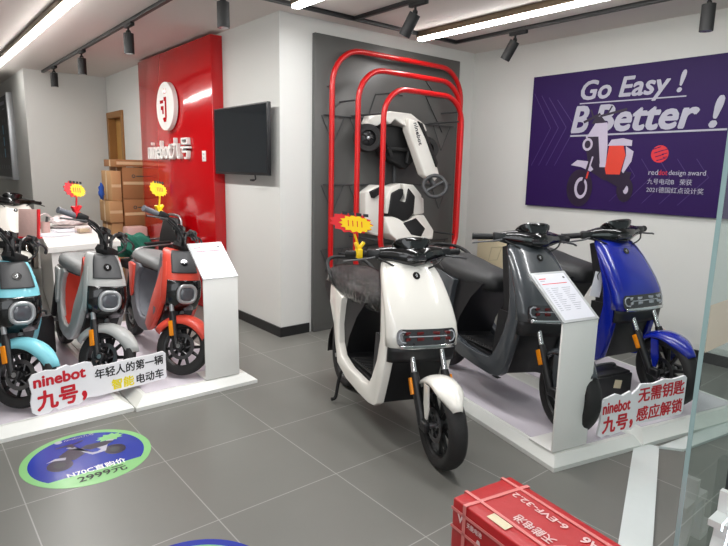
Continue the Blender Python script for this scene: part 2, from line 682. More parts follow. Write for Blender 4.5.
# ------------------------------------------------------------------ information board on the left wall
ib = thing('information_board', 'dark product board in a silver frame on the left wall', 'board', (1.45, 10.6, 1.8))
b = NB()
box(b, (-0.04, 0, 0), (0.08, 1.62, 1.24), bev=0.004)
build('frame', b, M_alu, ib)
b = NB()
box(b, (-0.0815, 0, 0), (0.003, 1.54, 1.17))
build('panel', b, M_board, ib, 0)
FB = frame((-0.0835, 0.77, -0.585), (0, -1, 0), (0, 0, 1))
lay = []
for (x, y, w_, h_) in ((0.95, 1.05, .42, .05), (1.15, 0.98, .2, .02)):
    lay.append((M_lilac, [(x, y), (x + w_, y), (x + w_, y + h_), (x, y + h_)]))
for r_ in range(5):
    for c_ in range(6):
        x, y = 0.15 + c_ * 0.23, 0.12 + r_ * 0.17
        mm = M_skyled if (c_ == 4 and r_ in (1, 2, 3)) else M_mgrey
        lay.append((mm, [(x, y), (x + .1, y), (x + .1, y + .13 if mm is M_skyled else y + .06), (x, y + .13 if mm is M_skyled else y + .06)]))
flat_art('printed_layout', FB, lay, ib)

# ------------------------------------------------------------------ grey display wall, tube frames, hooks
gp = NB()
box(gp, (3.648, 4.069, 1.262), (1.76, 0.043, 2.52), bev=0.004)
tag(build('backing_board', gp, M_panelgrey), 'tall dark grey backing board behind the red tube arches', 'board')


def arch(y, x0, x1, z0, z1, rad, label):
    t = thing('tube_arch', label, 'tube frame', ((x0 + x1) / 2, 4.05, (z0 + z1) / 2), 0, 'red tube arches on the grey panel')
    iv = Matrix.Translation((-(x0 + x1) / 2, -4.05, -(z0 + z1) / 2))
    b = NB()
    pts = rrect(x1 - x0, z1 - z0, rad, 8, (x0 + x1) / 2, (z0 + z1) / 2)
    tube(b, [(p[0], y, p[1]) for p in pts], 0.023, 12, True)
    build('tube', b, M_tubered, t, 60, iv)
    for x, z in ((x0, z0 + (z1 - z0) * .86), (x1, z0 + (z1 - z0) * .86), (x0, z0 + (z1 - z0) * .15), (x1, z0 + (z1 - z0) * .15)):
        b = NB()
        tube(b, [(x, y + 0.015, z), (x, 4.0465, z)], 0.008, 8)
        build('bracket', b, M_charc, t, 60, iv)


arch(3.98, 2.895, 4.49, 0.22, 2.42, 0.30, 'outermost and largest red tube arch on the grey panel')
arch(3.80, 3.03, 4.285, 0.42, 2.255, 0.27, 'middle red tube arch standing between the other two')
arch(3.62, 3.155, 4.11, 0.62, 2.095, 0.24, 'innermost and smallest red tube arch in front of the kart')

for z, lab in ((1.88, 'topmost thin dark rail with wire braces across the grey panel'),
               (1.30, 'middle thin dark rail with wire braces across the grey panel'),
               (0.74, 'lowest thin dark rail with wire braces across the grey panel')):
    t = thing('wall_rail', lab, 'rail', (3.65, 4.03, z), 0, 'thin rails on the grey panel')
    b = NB()
    tube(b, [(-0.80, 0, 0), (0.80, 0, 0)], 0.006, 8)
    build('bar', b, M_charc, t)
    for x in (-0.72, -0.42, 0.62):
        b = NB()
        tube(b, [(x - 0.1, 0.006, -0.005), (x + 0.02, 0.006, -0.24), (x + 0.14, 0.006, -0.005)], 0.0045, 6)
        build('brace', b, M_charc, t)
for pts, lab in (([(3.30, 1.80), (3.42, 2.10), (3.62, 2.13), (3.75, 2.12)], 'thin dark wire left above the kart on the grey panel'),
                 ([(4.30, 1.82), (4.05, 2.14), (4.46, 2.16)], 'thin dark wire right above the kart on the grey panel'),
                 ([(4.16, 2.18), (4.02, 2.30), (4.30, 2.33)], 'thin dark wire near the upper right of the grey panel')):
    b = NB()
    tube(b, [(x, 4.0405, z) for x, z in pts], 0.006, 6)
    tag(build('panel_wire', b, M_charc), lab, 'wire', 'bent wires on the grey panel')

# ------------------------------------------------------------------ go-kart hung upright
gk = thing('go_kart', 'white and black electric go kart hung upright on the grey panel', 'go kart', (3.56, 4.03, 0.8))
KX = Matrix.Translation((-3.56, -4.03, -0.8))


def gkb(name, bm, m, smooth=40, par=None):
    return build(name, bm, m, par or gk, smooth, KX)


def slabs(polys, f0, f1, bev):
    b = NB()
    for p in polys:
        t = NB()
        prism(t, p, f0, f1)
        bmesh.ops.recalc_face_normals(t, faces=t.faces)
        bevel(t, bev, 3)
        join(b, t)
    return b


NOSE = [(3.16, 1.822), (3.198, 1.897), (3.4, 1.938), (3.647, 1.935), (3.87, 1.858), (3.917, 1.798), (3.803, 1.796), (3.721, 1.855), (3.64, 1.805), (3.526, 1.833), (3.448, 1.872), (3.404, 1.825), (3.353, 1.857), (3.281, 1.805), (3.189, 1.807)]
gkb('nose_cover', slabs([NOSE], lambda p: 3.78 + abs(p[0] - 3.54) * .22, 3.93, .014), M_pwhite)
CH = [(3.345, 1.824), (3.716, 1.825), (3.855, 1.695), (3.804, 1.542), (3.677, 1.442), (3.541, 1.494), (3.385, 1.557), (3.295, 1.724)]
b = slabs([CH], 3.88, 3.98, .02)
for x, z in ((3.30, 1.70), (3.82, 1.64)):
    tube(b, [(x - .08, 3.90, z), (x + .08, 3.90, z)], .022, 10)
for x0, z0, x1, z1 in ((3.36, 1.78, 3.46, 1.56), (3.70, 1.78, 3.66, 1.50), (3.40, 1.62, 3.70, 1.62)):
    tube(b, [(x0, 3.86, z0), (x1, 3.86, z1)], .02, 10)
gkb('chassis', b, M_blackm)
b = NB()
for x in (3.50, 3.62):
    tube(b, [(x, 3.985, 1.55), (x, 3.985, 0.85)], .02, 10)
gkb('frame_rail', b, M_charc)
for x, z in ((3.19, 1.70), (3.90, 1.63)):
    WM = Matrix.Translation((x, 3.87, z)) @ Matrix.Rotation(R_(-24), 4, 'Z')
    b = NB()
    lathe(b, [(0.108, -0.05), (0.119, -0.03), (0.122, 0), (0.119, 0.03), (0.108, 0.05), (0.068, 0.05), (0.068, -0.05)], WM, 32)
    wl = gkb('wheel', b, M_rubber)
    b = NB()
    lathe(b, [(0.004, -0.035), (0.03, -0.04), (0.07, -0.02), (0.07, 0.03), (0.004, 0.04)], WM, 24)
    for k in range(5):
        a = R_(72 * k)
        tube(b, [WM @ Vector((.02 * math.cos(a), -.04, .02 * math.sin(a))), WM @ Vector((.066 * math.cos(a), -.03, .066 * math.sin(a)))], .008, 6)
    gkb('rim', b, M_black, 40, wl)
    b = NB()
    lathe(b, [(0.003, -0.056), (0.014, -0.054), (0.014, -0.03), (0.003, -0.03)], WM, 14)
    gkb('hub_cap', b, M_steel, 40, wl)
BEAM = [(3.57, 1.889), (3.665, 1.878), (3.756, 1.816), (3.909, 1.469), (3.927, 1.391), (3.832, 1.331), (3.728, 1.396), (3.65, 1.595), (3.572, 1.783)]


def beam_y(p):
    return 3.66 + (p[1] - 1.33) * .16 + abs(p[0] - (3.62 + (1.88 - p[1]) * .46)) * .25


sc = gkb('steering_column', slabs([BEAM], beam_y, lambda p: beam_y(p) + .09, .016), M_pwhite, 50)
TRIM = [(3.682, 1.868), (3.741, 1.856), (3.91, 1.509), (3.875, 1.468), (3.767, 1.726)]
gkb('column_trim', slabs([TRIM], lambda p: beam_y(p) - .014, lambda p: beam_y(p) + .05, .004), M_blackm, 50, sc)
b = text_bm('ninebot', .20, .045, .003, bold=.02)
b.transform(frame((3.592, 3.722, 1.845), (.24, -.15, -.96), (.96, .02, .24)))
gkb('lettering', b, M_ink, 0, sc)
b = NB()
cc = Vector((3.77, 3.60, 1.30))
uu, vv = Vector((0.80, -0.25, 0.42)).normalized(), Vector((-.25, 0.6, 0.8)).normalized()
vv = (vv - uu * vv.dot(uu)).normalized()
tube(b, [cc + uu * (0.105 * math.cos(a)) + vv * (0.10 * math.copysign(abs(math.sin(a)) ** .8, math.sin(a))) for a in [2 * PI * k / 28 for k in range(28)]], 0.018, 8, True)
tube(b, [cc + uu * 0.1, cc - uu * 0.1], 0.014, 8)
tube(b, [cc, cc + Vector((.03, .10, .07))], 0.022, 8)
gkb('steering_wheel', b, M_charc, 60)
LW = [(3.174, 1.241), (3.289, 1.307), (3.34, 1.284), (3.333, 1.149), (3.307, 0.853), (3.243, 0.868), (3.183, 0.928)]
RW = [(3.774, 1.222), (3.857, 1.178), (3.871, 1.042), (3.831, 1.029)]
gkb('side_wing', slabs([LW], lambda p: 3.80 + max(0, 3.3 - p[0]) * .5, 3.95, .012), M_pwhite)
gkb('side_wing', slabs([RW], 3.82, 3.95, .008), M_pwhite)
gkb('wing_trim', slabs([[(3.205, 1.245), (3.288, 1.288), (3.293, 1.228), (3.225, 1.19)]], 3.795, 3.86, .004), M_blackm)
LA = [(3.366, 1.057), (3.368, 1.194), (3.425, 1.289), (3.539, 1.32), (3.547, 1.27), (3.475, 1.188), (3.501, 1.1), (3.491, 1.026)]
LB = [(3.564, 1.318), (3.7, 1.307), (3.808, 1.216), (3.844, 1.038), (3.717, 1.027), (3.692, 1.142), (3.608, 1.05), (3.563, 0.981), (3.517, 1.018), (3.546, 1.087), (3.602, 1.179), (3.573, 1.261)]
CU = [(3.349, 1.023), (3.466, 1.031), (3.579, 0.968), (3.74, 1.027), (3.845, 1.028), (3.926, 0.88), (3.881, 0.801), (3.651, 0.822), (3.443, 0.81), (3.373, 0.873)]
gkb('seat_shell', slabs([LA, LB], 3.80, 3.93, .012), M_pwhite)
gkb('seat_pad', slabs([[(3.391, 1.043), (3.421, 1.234), (3.513, 1.27), (3.56, 1.27), (3.568, 1.219), (3.523, 1.164), (3.6, 1.149), (3.627, 1.279), (3.715, 1.201), (3.703, 1.047), (3.633, 0.99), (3.563, 0.981)]], 3.785, 3.93, .012), M_blackm)
gkb('seat_cushion', slabs([CU], lambda p: 3.70 + (p[1] - .8) * .42, 3.90, .014), M_pwhite)
gkb('cushion_pad', slabs([[(3.551, 0.962), (3.725, 1.003), (3.811, 0.903), (3.732, 0.835), (3.616, 0.86)]], lambda p: 3.692 + (p[1] - .8) * .42, 3.86, .008), M_blackm)

# ------------------------------------------------------------------ banner
bn = thing('wall_banner_print', 'large purple poster with a scooter and big slogan on the right wall', 'poster', (4.80, 2.43, 1.72))
inv = Matrix.Translation((-4.80, -2.43, -1.72))
b = NB()
box(b, (4.785, 2.4325, 1.725), (0.028, 1.805, 1.195), bev=0.002)
build('board', b, M_purple, bn, 0, inv)
FN = inv @ frame((4.7705, 3.335, 1.128), (0, -1, 0), (0, 0, 1))
letters('slogan', 'Go Easy !', FN, 0.498, 0.895, 0.87, 0.215, M_lilac, bn, 0.001, 0.001, bold=0.03, shear=0.2)
letters('slogan', 'B', FN, 0.430, 0.665, 0.165, 0.235, M_lilac, bn, 0.001, 0.001, bold=0.04, shear=0.2)
letters('slogan', 'Better !', FN, 0.645, 0.665, 1.01, 0.235, M_lilac, bn, 0.001, 0.001, bold=0.04, shear=0.2)
lay = [(M_lilac, thick((0.496, 0.918), (1.383, 0.912), 0.010)), (M_lilac, thick((0.43, 0.642), (1.693, 0.652), 0.014))]
flat_art('underline', FN, lay, bn, 0.0025)
lay, lay2 = [], []
for x in (0.02, 0.10, 0.18, 0.27):
    lay.append((M_purpl2, thick((x, 1.05 - x * .3), (x + 0.2, 0.72), 0.006)))
    lay.append((M_purpl2, thick((x + 0.2, 0.72), (x + 0.02, 0.38), 0.006)))
for i in range(5):
    lay2.append((M_purpl2, thick((0.85 + i * .14, 0.08), (1.05 + i * .14, 0.30), 0.004)))
    lay2.append((M_purpl2, thick((1.05 + i * .14, 0.30), (0.95 + i * .14, 0.44), 0.004)))
flat_art('chevron_lines', FN, lay2, bn, 0.0006, 0.00002)
flat_art('chevron_lines', FN, lay, bn, 0.0006, 0.00002)
lay = [(M_artdark, circ(0.56, 0.185, 0.125, 32, 0.165)), (M_artgrey, circ(0.575, 0.185, 0.062, 24, 0.095)), (M_artdark, circ(0.578, 0.185, 0.04, 24, 0.065)),
       (M_artdark, circ(0.975, 0.185, 0.07, 24, 0.105)), (M_artgrey, circ(0.985, 0.185, 0.022, 16, 0.035)),
       (M_artdark, [(0.60, 0.62), (0.72, 0.62), (0.80, 0.36), (1.02, 0.33), (1.0, 0.24), (0.78, 0.26), (0.64, 0.34), (0.60, 0.5)]),
       (M_artgrey, [(0.66, 0.74), (0.77, 0.745), (0.79, 0.55), (0.79, 0.37), (0.735, 0.37), (0.70, 0.60), (0.58, 0.64), (0.585, 0.62)]),
       (M_artdark, [(0.60, 0.63), (0.70, 0.63), (0.735, 0.40), (0.69, 0.33), (0.62, 0.40)]),
       (M_artgrey, circ(0.605, 0.565, 0.048, 24, 0.055)), (M_artdark, circ(0.605, 0.565, 0.028, 24, 0.034)),
       (M_artgrey, [(0.46, 0.385), (0.52, 0.43), (0.62, 0.42), (0.68, 0.35), (0.655, 0.33), (0.56, 0.37)]),
       (M_artor, [(0.805, 0.55), (0.93, 0.55), (0.955, 0.47), (0.92, 0.31), (0.80, 0.31), (0.785, 0.36)]),
       (M_artgrey, [(0.95, 0.545), (1.02, 0.50), (1.01, 0.42), (0.95, 0.32), (0.935, 0.34), (0.96, 0.47)]),
       (M_artgrey, [(0.79, 0.55), (0.82, 0.60), (0.92, 0.61), (1.0, 0.59), (1.0, 0.545), (0.9, 0.55)]),
       (M_artdark, [(0.625, 0.74), (0.66, 0.80), (0.71, 0.80), (0.76, 0.745)]),
       (M_artdark, thick((0.55, 0.755), (0.70, 0.82), 0.022)), (M_artdark, thick((0.70, 0.80), (0.93, 0.845), 0.02)),
       (M_artdark, thick((0.64, 0.79), (0.61, 0.86), 0.014)), (M_artdark, thick((0.76, 0.81), (0.80, 0.88), 0.014)),
       (M_artdark, thick((0.66, 0.50), (0.58, 0.20), 0.022)), (M_artgrey, thick((0.665, 0.46), (0.645, 0.38), 0.014)),
       (M_artor, thick((0.635, 0.33), (0.622, 0.27), 0.016)),
       (M_artdark, thick((0.80, 0.29), (0.98, 0.20), 0.05))]
flat_art('printed_scooter', FN, lay, bn, 0.003, 0.00004)
lay = [(M_artred, circ(1.232, 0.478, 0.068, 28))]
for k in range(4):
    lay.append((M_purple, thick((1.175 + k * .012, 0.515 - k * .03), (1.235 + k * .015, 0.535 - k * .03), 0.007)))
    lay.append((M_purple, thick((1.235 + k * .012, 0.50 - k * .025), (1.29, 0.515 - k * .03), 0.006)))
flat_art('award_ball', FN, lay, bn, 0.0015, 0.00004)
letters('award_text', 'red', FN, 1.16, 0.312, 0.075, 0.042, M_lilac, bn, 0.001)
letters('award_text', 'dot', FN, 1.238, 0.312, 0.07, 0.042, M_artred, bn, 0.001)
letters('award_text', 'design award', FN, 1.318, 0.302, 0.27, 0.05, M_lilac, bn, 0.001)
letters('award_text', '九号电动B   荣获', FN, 1.157, 0.238, 0.34, 0.045, M_lilac, bn, 0.001)
letters('award_text', '2021德国红点设计奖', FN, 1.157, 0.172, 0.43, 0.045, M_lilac, bn, 0.001)

cp = thing('wall_cover', 'beige square cover plate on the wall between the display panel and the poster', 'cover plate', (4.80, 3.70, 0.60))
b = NB()
box(b, (-0.006, 0, 0), (0.012, 0.42, 0.34), bev=0.003)
build('plate', b, M_beige, cp)
b = NB()
tube(b, [(-0.0125, 0.05, -0.08), (-0.0125, -0.06, -0.06), (-0.0125, -0.11, 0.08), (-0.0125, 0.02, 0.06)], 0.004, 6, True)
build('relief', b, M_beiged, cp)

# ------------------------------------------------------------------ ceiling tracks, tube lights, spotlights


def track(p, q, label):
    p, q = Vector(p), Vector(q)
    b = NB()
    d = q - p
    box(b, (p + q) / 2, (max(abs(d.x), 0.034), max(abs(d.y), 0.034), 0.03), bev=0.003)
    return tag(build('lighting_track', b, M_black), label, 'lighting track', 'black ceiling tracks')


TZ = CZ - 0.0152
track((1.68, 3.0, TZ), (1.68, 8.88, TZ), 'long black ceiling track leading past the red panel with three spotlights')
track((1.70, 3.83, TZ), (4.195, 3.83, TZ), 'black ceiling track running along the top of the grey panel')
track((4.212, 0.3, TZ), (4.212, 3.847, TZ), 'black ceiling track along the poster wall')
track((3.0, 0.6, TZ), (3.0, 3.812, TZ), 'short black ceiling track joining the grey panel track from the front')


def tube_light(x, y0, y1, n, label):
    t = thing('linear_light', label, 'ceiling light', (x, (y0 + y1) / 2, CZ), 0, 'white tube lines on the ceiling')
    L = (y1 - y0) / n
    b = NB()
    box(b, (0, 0, -0.025), (0.075, y1 - y0, 0.05), bev=0.003)
    build('trim', b, M_goldtrim, t)
    for k in range(n):
        b = NB()
        box(b, (0, -(y1 - y0) / 2 + L * (k + .5), -0.062), (0.06, L - 0.012, 0.026), bev=0.006)
        build('tube', b, M_tube, t)


tube_light(1.115, 2.6, 9.2, 5, 'long tube light line at the upper left of the photo')
tube_light(3.74, 0.4, 3.84, 3, 'tube light line above the poster at the upper right')
tube_light(2.37, 0.9, 3.73, 2, 'tube light line whose end shows above the white column')


def spot(x, y, tilt, az, label):
    t = thing('spotlight', label, 'spotlight', (x, y, CZ - 0.030), 0, 'black track spotlights')
    b = NB()
    box(b, (0, 0, -0.014), (0.036, 0.17, 0.028), bev=0.004)
    build('adapter', b, M_blackm, t)
    b = NB()
    tube(b, [(0, 0.03, -0.02), (0, 0.03, -0.065)], 0.009, 8)
    lathe(b, [(0.012, -0.012), (0.02, -0.006), (0.02, 0.006), (0.012, 0.012)], Matrix.Translation((0, 0.03, -0.065)), 14)
    build('joint', b, M_blackm, t)
    b = NB()
    Mx = Matrix.Translation((0, 0.03, -0.075)) @ Matrix.Rotation(az, 4, 'Z') @ Matrix.Rotation(tilt, 4, 'X') @ Matrix.Translation((0, 0, -0.165))
    disc(b, Mx, 0.042, 0.165, 26)
    bevel(b, 0.004)
    h = build('head', b, M_blackm, t, 40)
    b = NB()
    disc(b, Mx @ Matrix.Translation((0, 0, -0.001)), 0.034, 0.004, 22)
    build('lens', b, M_lensw, h, 40)


spot(1.68, 8.15, 0, 0, 'farthest spotlight of the left track, above the rear wall')
spot(1.68, 6.80, 0, 0, 'second farthest spotlight of the left track')
spot(1.68, 5.24, 0, 0, 'third spotlight of the left track, in front of the red panel')
spot(1.86, 3.80, 0, 0, 'spotlight at the top edge between the red panel and the white column')
spot(3.0, 3.10, R_(30), R_(20), 'tilted spotlight hanging above the grey display panel')
spot(4.212, 3.13, R_(30), R_(15), 'tilted spotlight beside the upper left corner of the poster')
spot(4.212, 1.62, 0, 0, 'spotlight at the upper right corner of the photo')

# ------------------------------------------------------------------ plinths
PH = 0.07


def plinth(label, ox, oy, rot, wx, dy, sb=0.06, grp='low white display platforms'):
    t = thing('display_platform', label, 'platform', (ox, oy, 0), rot, grp)
    b = NB()
    lo = [(0, 0), (wx, 0), (wx, dy), (0, dy)]
    hi = [(sb, sb), (wx - sb, sb), (wx - sb, dy - sb), (sb, dy - sb)]
    loft(b, [[(x, y, 0) for x, y in lo], [(x, y, 0.022) for x, y in lo], [(x, y, PH - 0.002) for x, y in hi]])
    build('base', b, M_plinth, t, 0)
    b = NB()
    box(b, (wx / 2, dy / 2, PH - 0.001), (wx - 2 * sb - .05, dy - 2 * sb - .05, 0.002))
    build('top_mat', b, M_plinthtop, t, 0)


plinth('low white platform carrying the cyan scooter', 0.0, 3.29, 0, 0.975, 1.88)
plinth('low white platform carrying the coral scooter', 0.98, 3.27, 0, 0.80, 1.9)
plinth('low white platform under the dark grey scooter', 2.353, 1.373, R_(-13.5), 0.62, 1.95, 0.035)
plinth('low white platform under the blue scooter', 2.965, 1.225, R_(-13.5), 0.98, 1.95, 0.06)
# white floor threshold of the shop front
b = NB()
u = Vector((-0.925, -0.379, 0)).normalized()
v = Vector((0.379, -0.925, 0)).normalized()
p0 = Vector((3.03, 1.17, 0))
for a, c in ((0.0, 1.35),):
    q = [p0 + u * a, p0 + u * c, p0 + u * c + v * -0.12, p0 + u * a + v * -0.12]
    prism(b, [(x.x, x.y) for x in q], 0.0, 0.012, 'xy')
q = [(3.03, 1.17), (3.10, 1.075), (4.7, 0.80), (4.7, 0.92)]
prism(b, q, 0.0, 0.013, 'xy')
M_thr = mat('glossy_white_sill', rgb(216, 222, 220), 0.12, coat=0.3, noise=0.02)
tr_ = build('trim_1', b, M_thr, None, 0)
tr_['kind'] = 'structure'


# ------------------------------------------------------------------ price stands
def price_stand(label, ox, oy, z0, rot):
    t = thing('price_stand', label, 'price stand', (ox, oy, z0), rot, 'white price stands')
    b = NB()
    box(b, (0.117, 0.006, 0.335), (0.234, 0.012, 0.66), bev=0.002)
    build('column', b, M_white, t)
    b = NB()
    box(b, (0.105, 0.085, 0.006), (0.21, 0.16, 0.010), bev=0.002)
    build('foot', b, M_white, t)
    b = NB()
    F = frame((0, -0.004, 0.668), (1, 0, 0), (0, 0.25, 0.195))
    prism(b, [(-0.002, 0), (0.236, 0), (0.236, 0.318), (-0.002, 0.318)], -0.012, 0.0, 'xy')
    b.transform(F)
    tp = build('top_plate', b, M_alu, t, 0)
    lay = [(M_paper, [(0.016, 0.014), (0.218, 0.014), (0.218, 0.304), (0.016, 0.304)]),
           (M_redink, [(0.03, 0.237), (0.195, 0.237), (0.195, 0.242), (0.03, 0.242)]),
           (M_tagred, [(0.03, 0.270), (0.075, 0.270), (0.075, 0.277), (0.03, 0.277)]),
           (M_greyink, [(0.03, 0.258), (0.06, 0.258), (0.06, 0.262), (0.03, 0.262)]),
           (M_charc, circ(0.198, 0.275, 0.007, 12))]
    for k in range(12):
        y = 0.07 + k * 0.0125
        for x0, x1 in ((0.03, 0.05), (0.065, 0.065 + 0.03 + 0.02 * ((k * 7) % 3) / 2), (0.135, 0.135 + 0.03 + 0.03 * ((k * 5) % 4) / 3)):
            lay.append((M_greyink, [(x0, y), (x1, y), (x1, y + 0.0028), (x0, y + 0.0028)]))
    flat_art('sheet', F, lay, tp, 0.0008, 0.00001)


price_stand('white price stand beside the coral scooter on the left platform', 1.440, 3.325, PH, R_(-1))
price_stand('white price stand in front of the dark grey scooter on the right platform', 2.393, 1.412, PH, R_(-12.5))


# ------------------------------------------------------------------ foam signs
SK = 0.975


def foam_sign(label, P0, P1, outline, texts):
    p0, p1 = Vector(P0), Vector(P1)
    uu = (p1 - p0)
    t = thing('slogan_sign', label, 'sign', P0)
    F = frame((0, 0, 0), uu, (0, 0, 1))
    outline = [(x * SK, y) for x, y in outline]
    texts = [(t_[0], t_[1] * SK, t_[2], t_[3] * SK) + tuple(t_[4:]) for t_ in texts]
    b = NB()
    prism(b, outline, -0.012, 0.0, 'xy')
    b.transform(F)
    build('board', b, M_foam, t, 30)
    for body, x, y, w_, h_, m, bd in texts:
        letters('lettering', body, F, x, y, w_, h_, m, t, 0.0005, 0.0012, bold=bd)


foam_sign('long white cutout sign with yellow characters in front of the cyan and grey scooters',
          (0.462, 3.375, PH), (1.26, 3.47, PH),
          [(0.005, 0.02), (0.03, 0), (0.09, 0.0), (0.12, 0.02), (0.14, 0.0), (0.20, 0.012), (0.25, 0.0), (0.30, 0.03), (0.36, 0.022), (0.79, 0.022), (0.80, 0.035),
           (0.80, 0.19), (0.785, 0.205), (0.70, 0.20), (0.56, 0.205), (0.44, 0.20), (0.345, 0.205), (0.335, 0.235), (0.30, 0.245), (0.22, 0.238), (0.20, 0.252), (0.14, 0.235), (0.09, 0.245), (0.02, 0.235), (0.0, 0.21), (0.01, 0.13), (0.0, 0.08)],
          [('ninebot', 0.02, 0.155, 0.28, 0.068, M_redink, 0.045), ('九号', 0.03, 0.02, 0.22, 0.115, M_redink, 0.045), (',', 0.27, 0.018, 0.03, 0.06, M_redink, 0.045),
           ('年轻人的第一辆', 0.35, 0.125, 0.43, 0.062, M_ink, 0.022), ('智能', 0.445, 0.035, 0.14, 0.066, M_yelink, 0.035), ('电动车', 0.60, 0.035, 0.18, 0.062, M_ink, 0.022)])
foam_sign('white cutout sign with red writing in front of the blue scooter',
          (2.725, 1.360, PH), (3.385, 1.190, PH),
          [(0.0, 0.02), (0.03, 0.0), (0.07, 0.012), (0.10, 0.0), (0.20, 0.015), (0.25, 0.005), (0.28, 0.03), (0.66, 0.03), (0.675, 0.045), (0.675, 0.245), (0.66, 0.26),
           (0.56, 0.252), (0.48, 0.262), (0.40, 0.25), (0.30, 0.26), (0.275, 0.235), (0.23, 0.21), (0.22, 0.232), (0.16, 0.215), (0.11, 0.232), (0.03, 0.215), (0.01, 0.19), (0.015, 0.10)],
          [('ninebot', 0.022, 0.128, 0.205, 0.068, M_redink, 0.035), ('九号', 0.03, 0.02, 0.19, 0.095, M_redink, 0.04), (',', 0.235, 0.02, 0.025, 0.05, M_redink, 0.04),
           ('无需钥匙', 0.285, 0.155, 0.375, 0.085, M_redink, 0.025), ('感应解锁', 0.285, 0.045, 0.375, 0.085, M_redink, 0.025)])


# ------------------------------------------------------------------ floor stickers
def sticker(label, cx, cy, r, full):
    t = thing('floor_sticker', label, 'floor sticker', (cx, cy, 0), 0, 'round floor stickers')
    b = NB()
    disc(b, Matrix.Identity(4), r, 0.0008, 64)
    build('film', b, M_stgreen if full else M_stblue, t, 0)
    F = Matrix.Identity(4)
    lay = []
    if full:
        rr = r * 0.885
        a = -38
        lay.append((M_stblue, circ(0, 0, rr, 60, None, a, 180 - a)))
        st = []
        for k in range(20):
            rad = 0.052 if k % 2 else 0.075
            st.append((0.145 + rad * .95 * math.cos(2 * PI * k / 20), 0.145 + rad * .62 * math.sin(2 * PI * k / 20)))
        lay.append((M_stgreen, st))
        D, Wh = M_artdark, M_lilac
        art = [(D, circ(-0.135, -0.075, 0.062, 24)), (M_charc, circ(-0.135, -0.075, 0.03, 20)), (D, circ(0.145, -0.06, 0.055, 24)), (M_charc, circ(0.145, -0.06, 0.026, 20)),
               (D, [(-0.12, 0.02), (-0.05, 0.08), (-0.02, 0.07), (0.0, -0.02), (-0.06, -0.06), (-0.11, -0.04)]),
               (Wh, [(-0.07, 0.09), (-0.03, 0.095), (-0.005, 0.0), (0.03, -0.055), (0.10, -0.05), (0.13, 0.02), (0.18, 0.055), (0.15, 0.065), (0.06, 0.02), (0.085, -0.02), (0.06, -0.035), (0.035, -0.03), (0.0, 0.04)]),
               (D, [(-0.01, 0.045), (0.03, 0.07), (0.12, 0.06), (0.17, 0.04), (0.12, 0.01), (0.04, 0.005)]),
               (Wh, [(-0.19, -0.02), (-0.14, 0.005), (-0.09, -0.01), (-0.10, -0.035), (-0.15, -0.015)]),
               (D, thick((-0.115, 0.115), (-0.03, 0.12), 0.014)), (D, thick((-0.06, 0.10), (0.03, 0.135), 0.012)), (D, thick((-0.03, 0.08), (-0.05, 0.12), 0.02))]
        lay += [(m_, [(x * .92 - .005, y + .055) for x, y in p]) for m_, p in art]
        lay.append((Wh, circ(-0.085, 0.235, 0.018, 18)))
    else:
        lay.append((M_stgreen, circ(0, 0, r * 0.885, 60)))
        lay.append((M_stblue, circ(0, 0, r * 0.80, 60, None, 190, 350)))
        for k in range(4):
            lay.append((M_charc, thick((-0.12 + k * .07, 0.19), (-0.08 + k * .07, 0.205), 0.03)))
    flat_art('print', F, lay, t, 0.0009, 0.00004)
    if full:
        letters('lettering', 'ninebot九号', F, -0.058, 0.222, 0.145, 0.028, M_lilac, t, 0.0022, 0.0003)
        letters('lettering', 'N70C直购价', F, -0.125, -0.175, 0.26, 0.052, M_foam, t, 0.0022, 0.0003, bold=0.02)
        letters('lettering', '2999元', F, -0.095, -0.245, 0.215, 0.058, M_ink, t, 0.0022, 0.0003, bold=0.02)


sticker('round blue and green floor sticker showing a white scooter and price', 0.620, 2.885, 0.295, True)
sticker('round floor sticker cut off by the bottom edge of the photo', 0.645, 1.67, 0.30, False)


# ------------------------------------------------------------------ scooters
def interp(tab, z):
    """tab sorted by descending key"""
    if z >= tab[0][0]:
        return tab[0][1]
    for (za, a), (zb, bb) in zip(tab[:-1], tab[1:]):
        if zb <= z <= za:
            f = (za - z) / (za - zb)
            return a + (bb - a) * f
    return tab[-1][1]


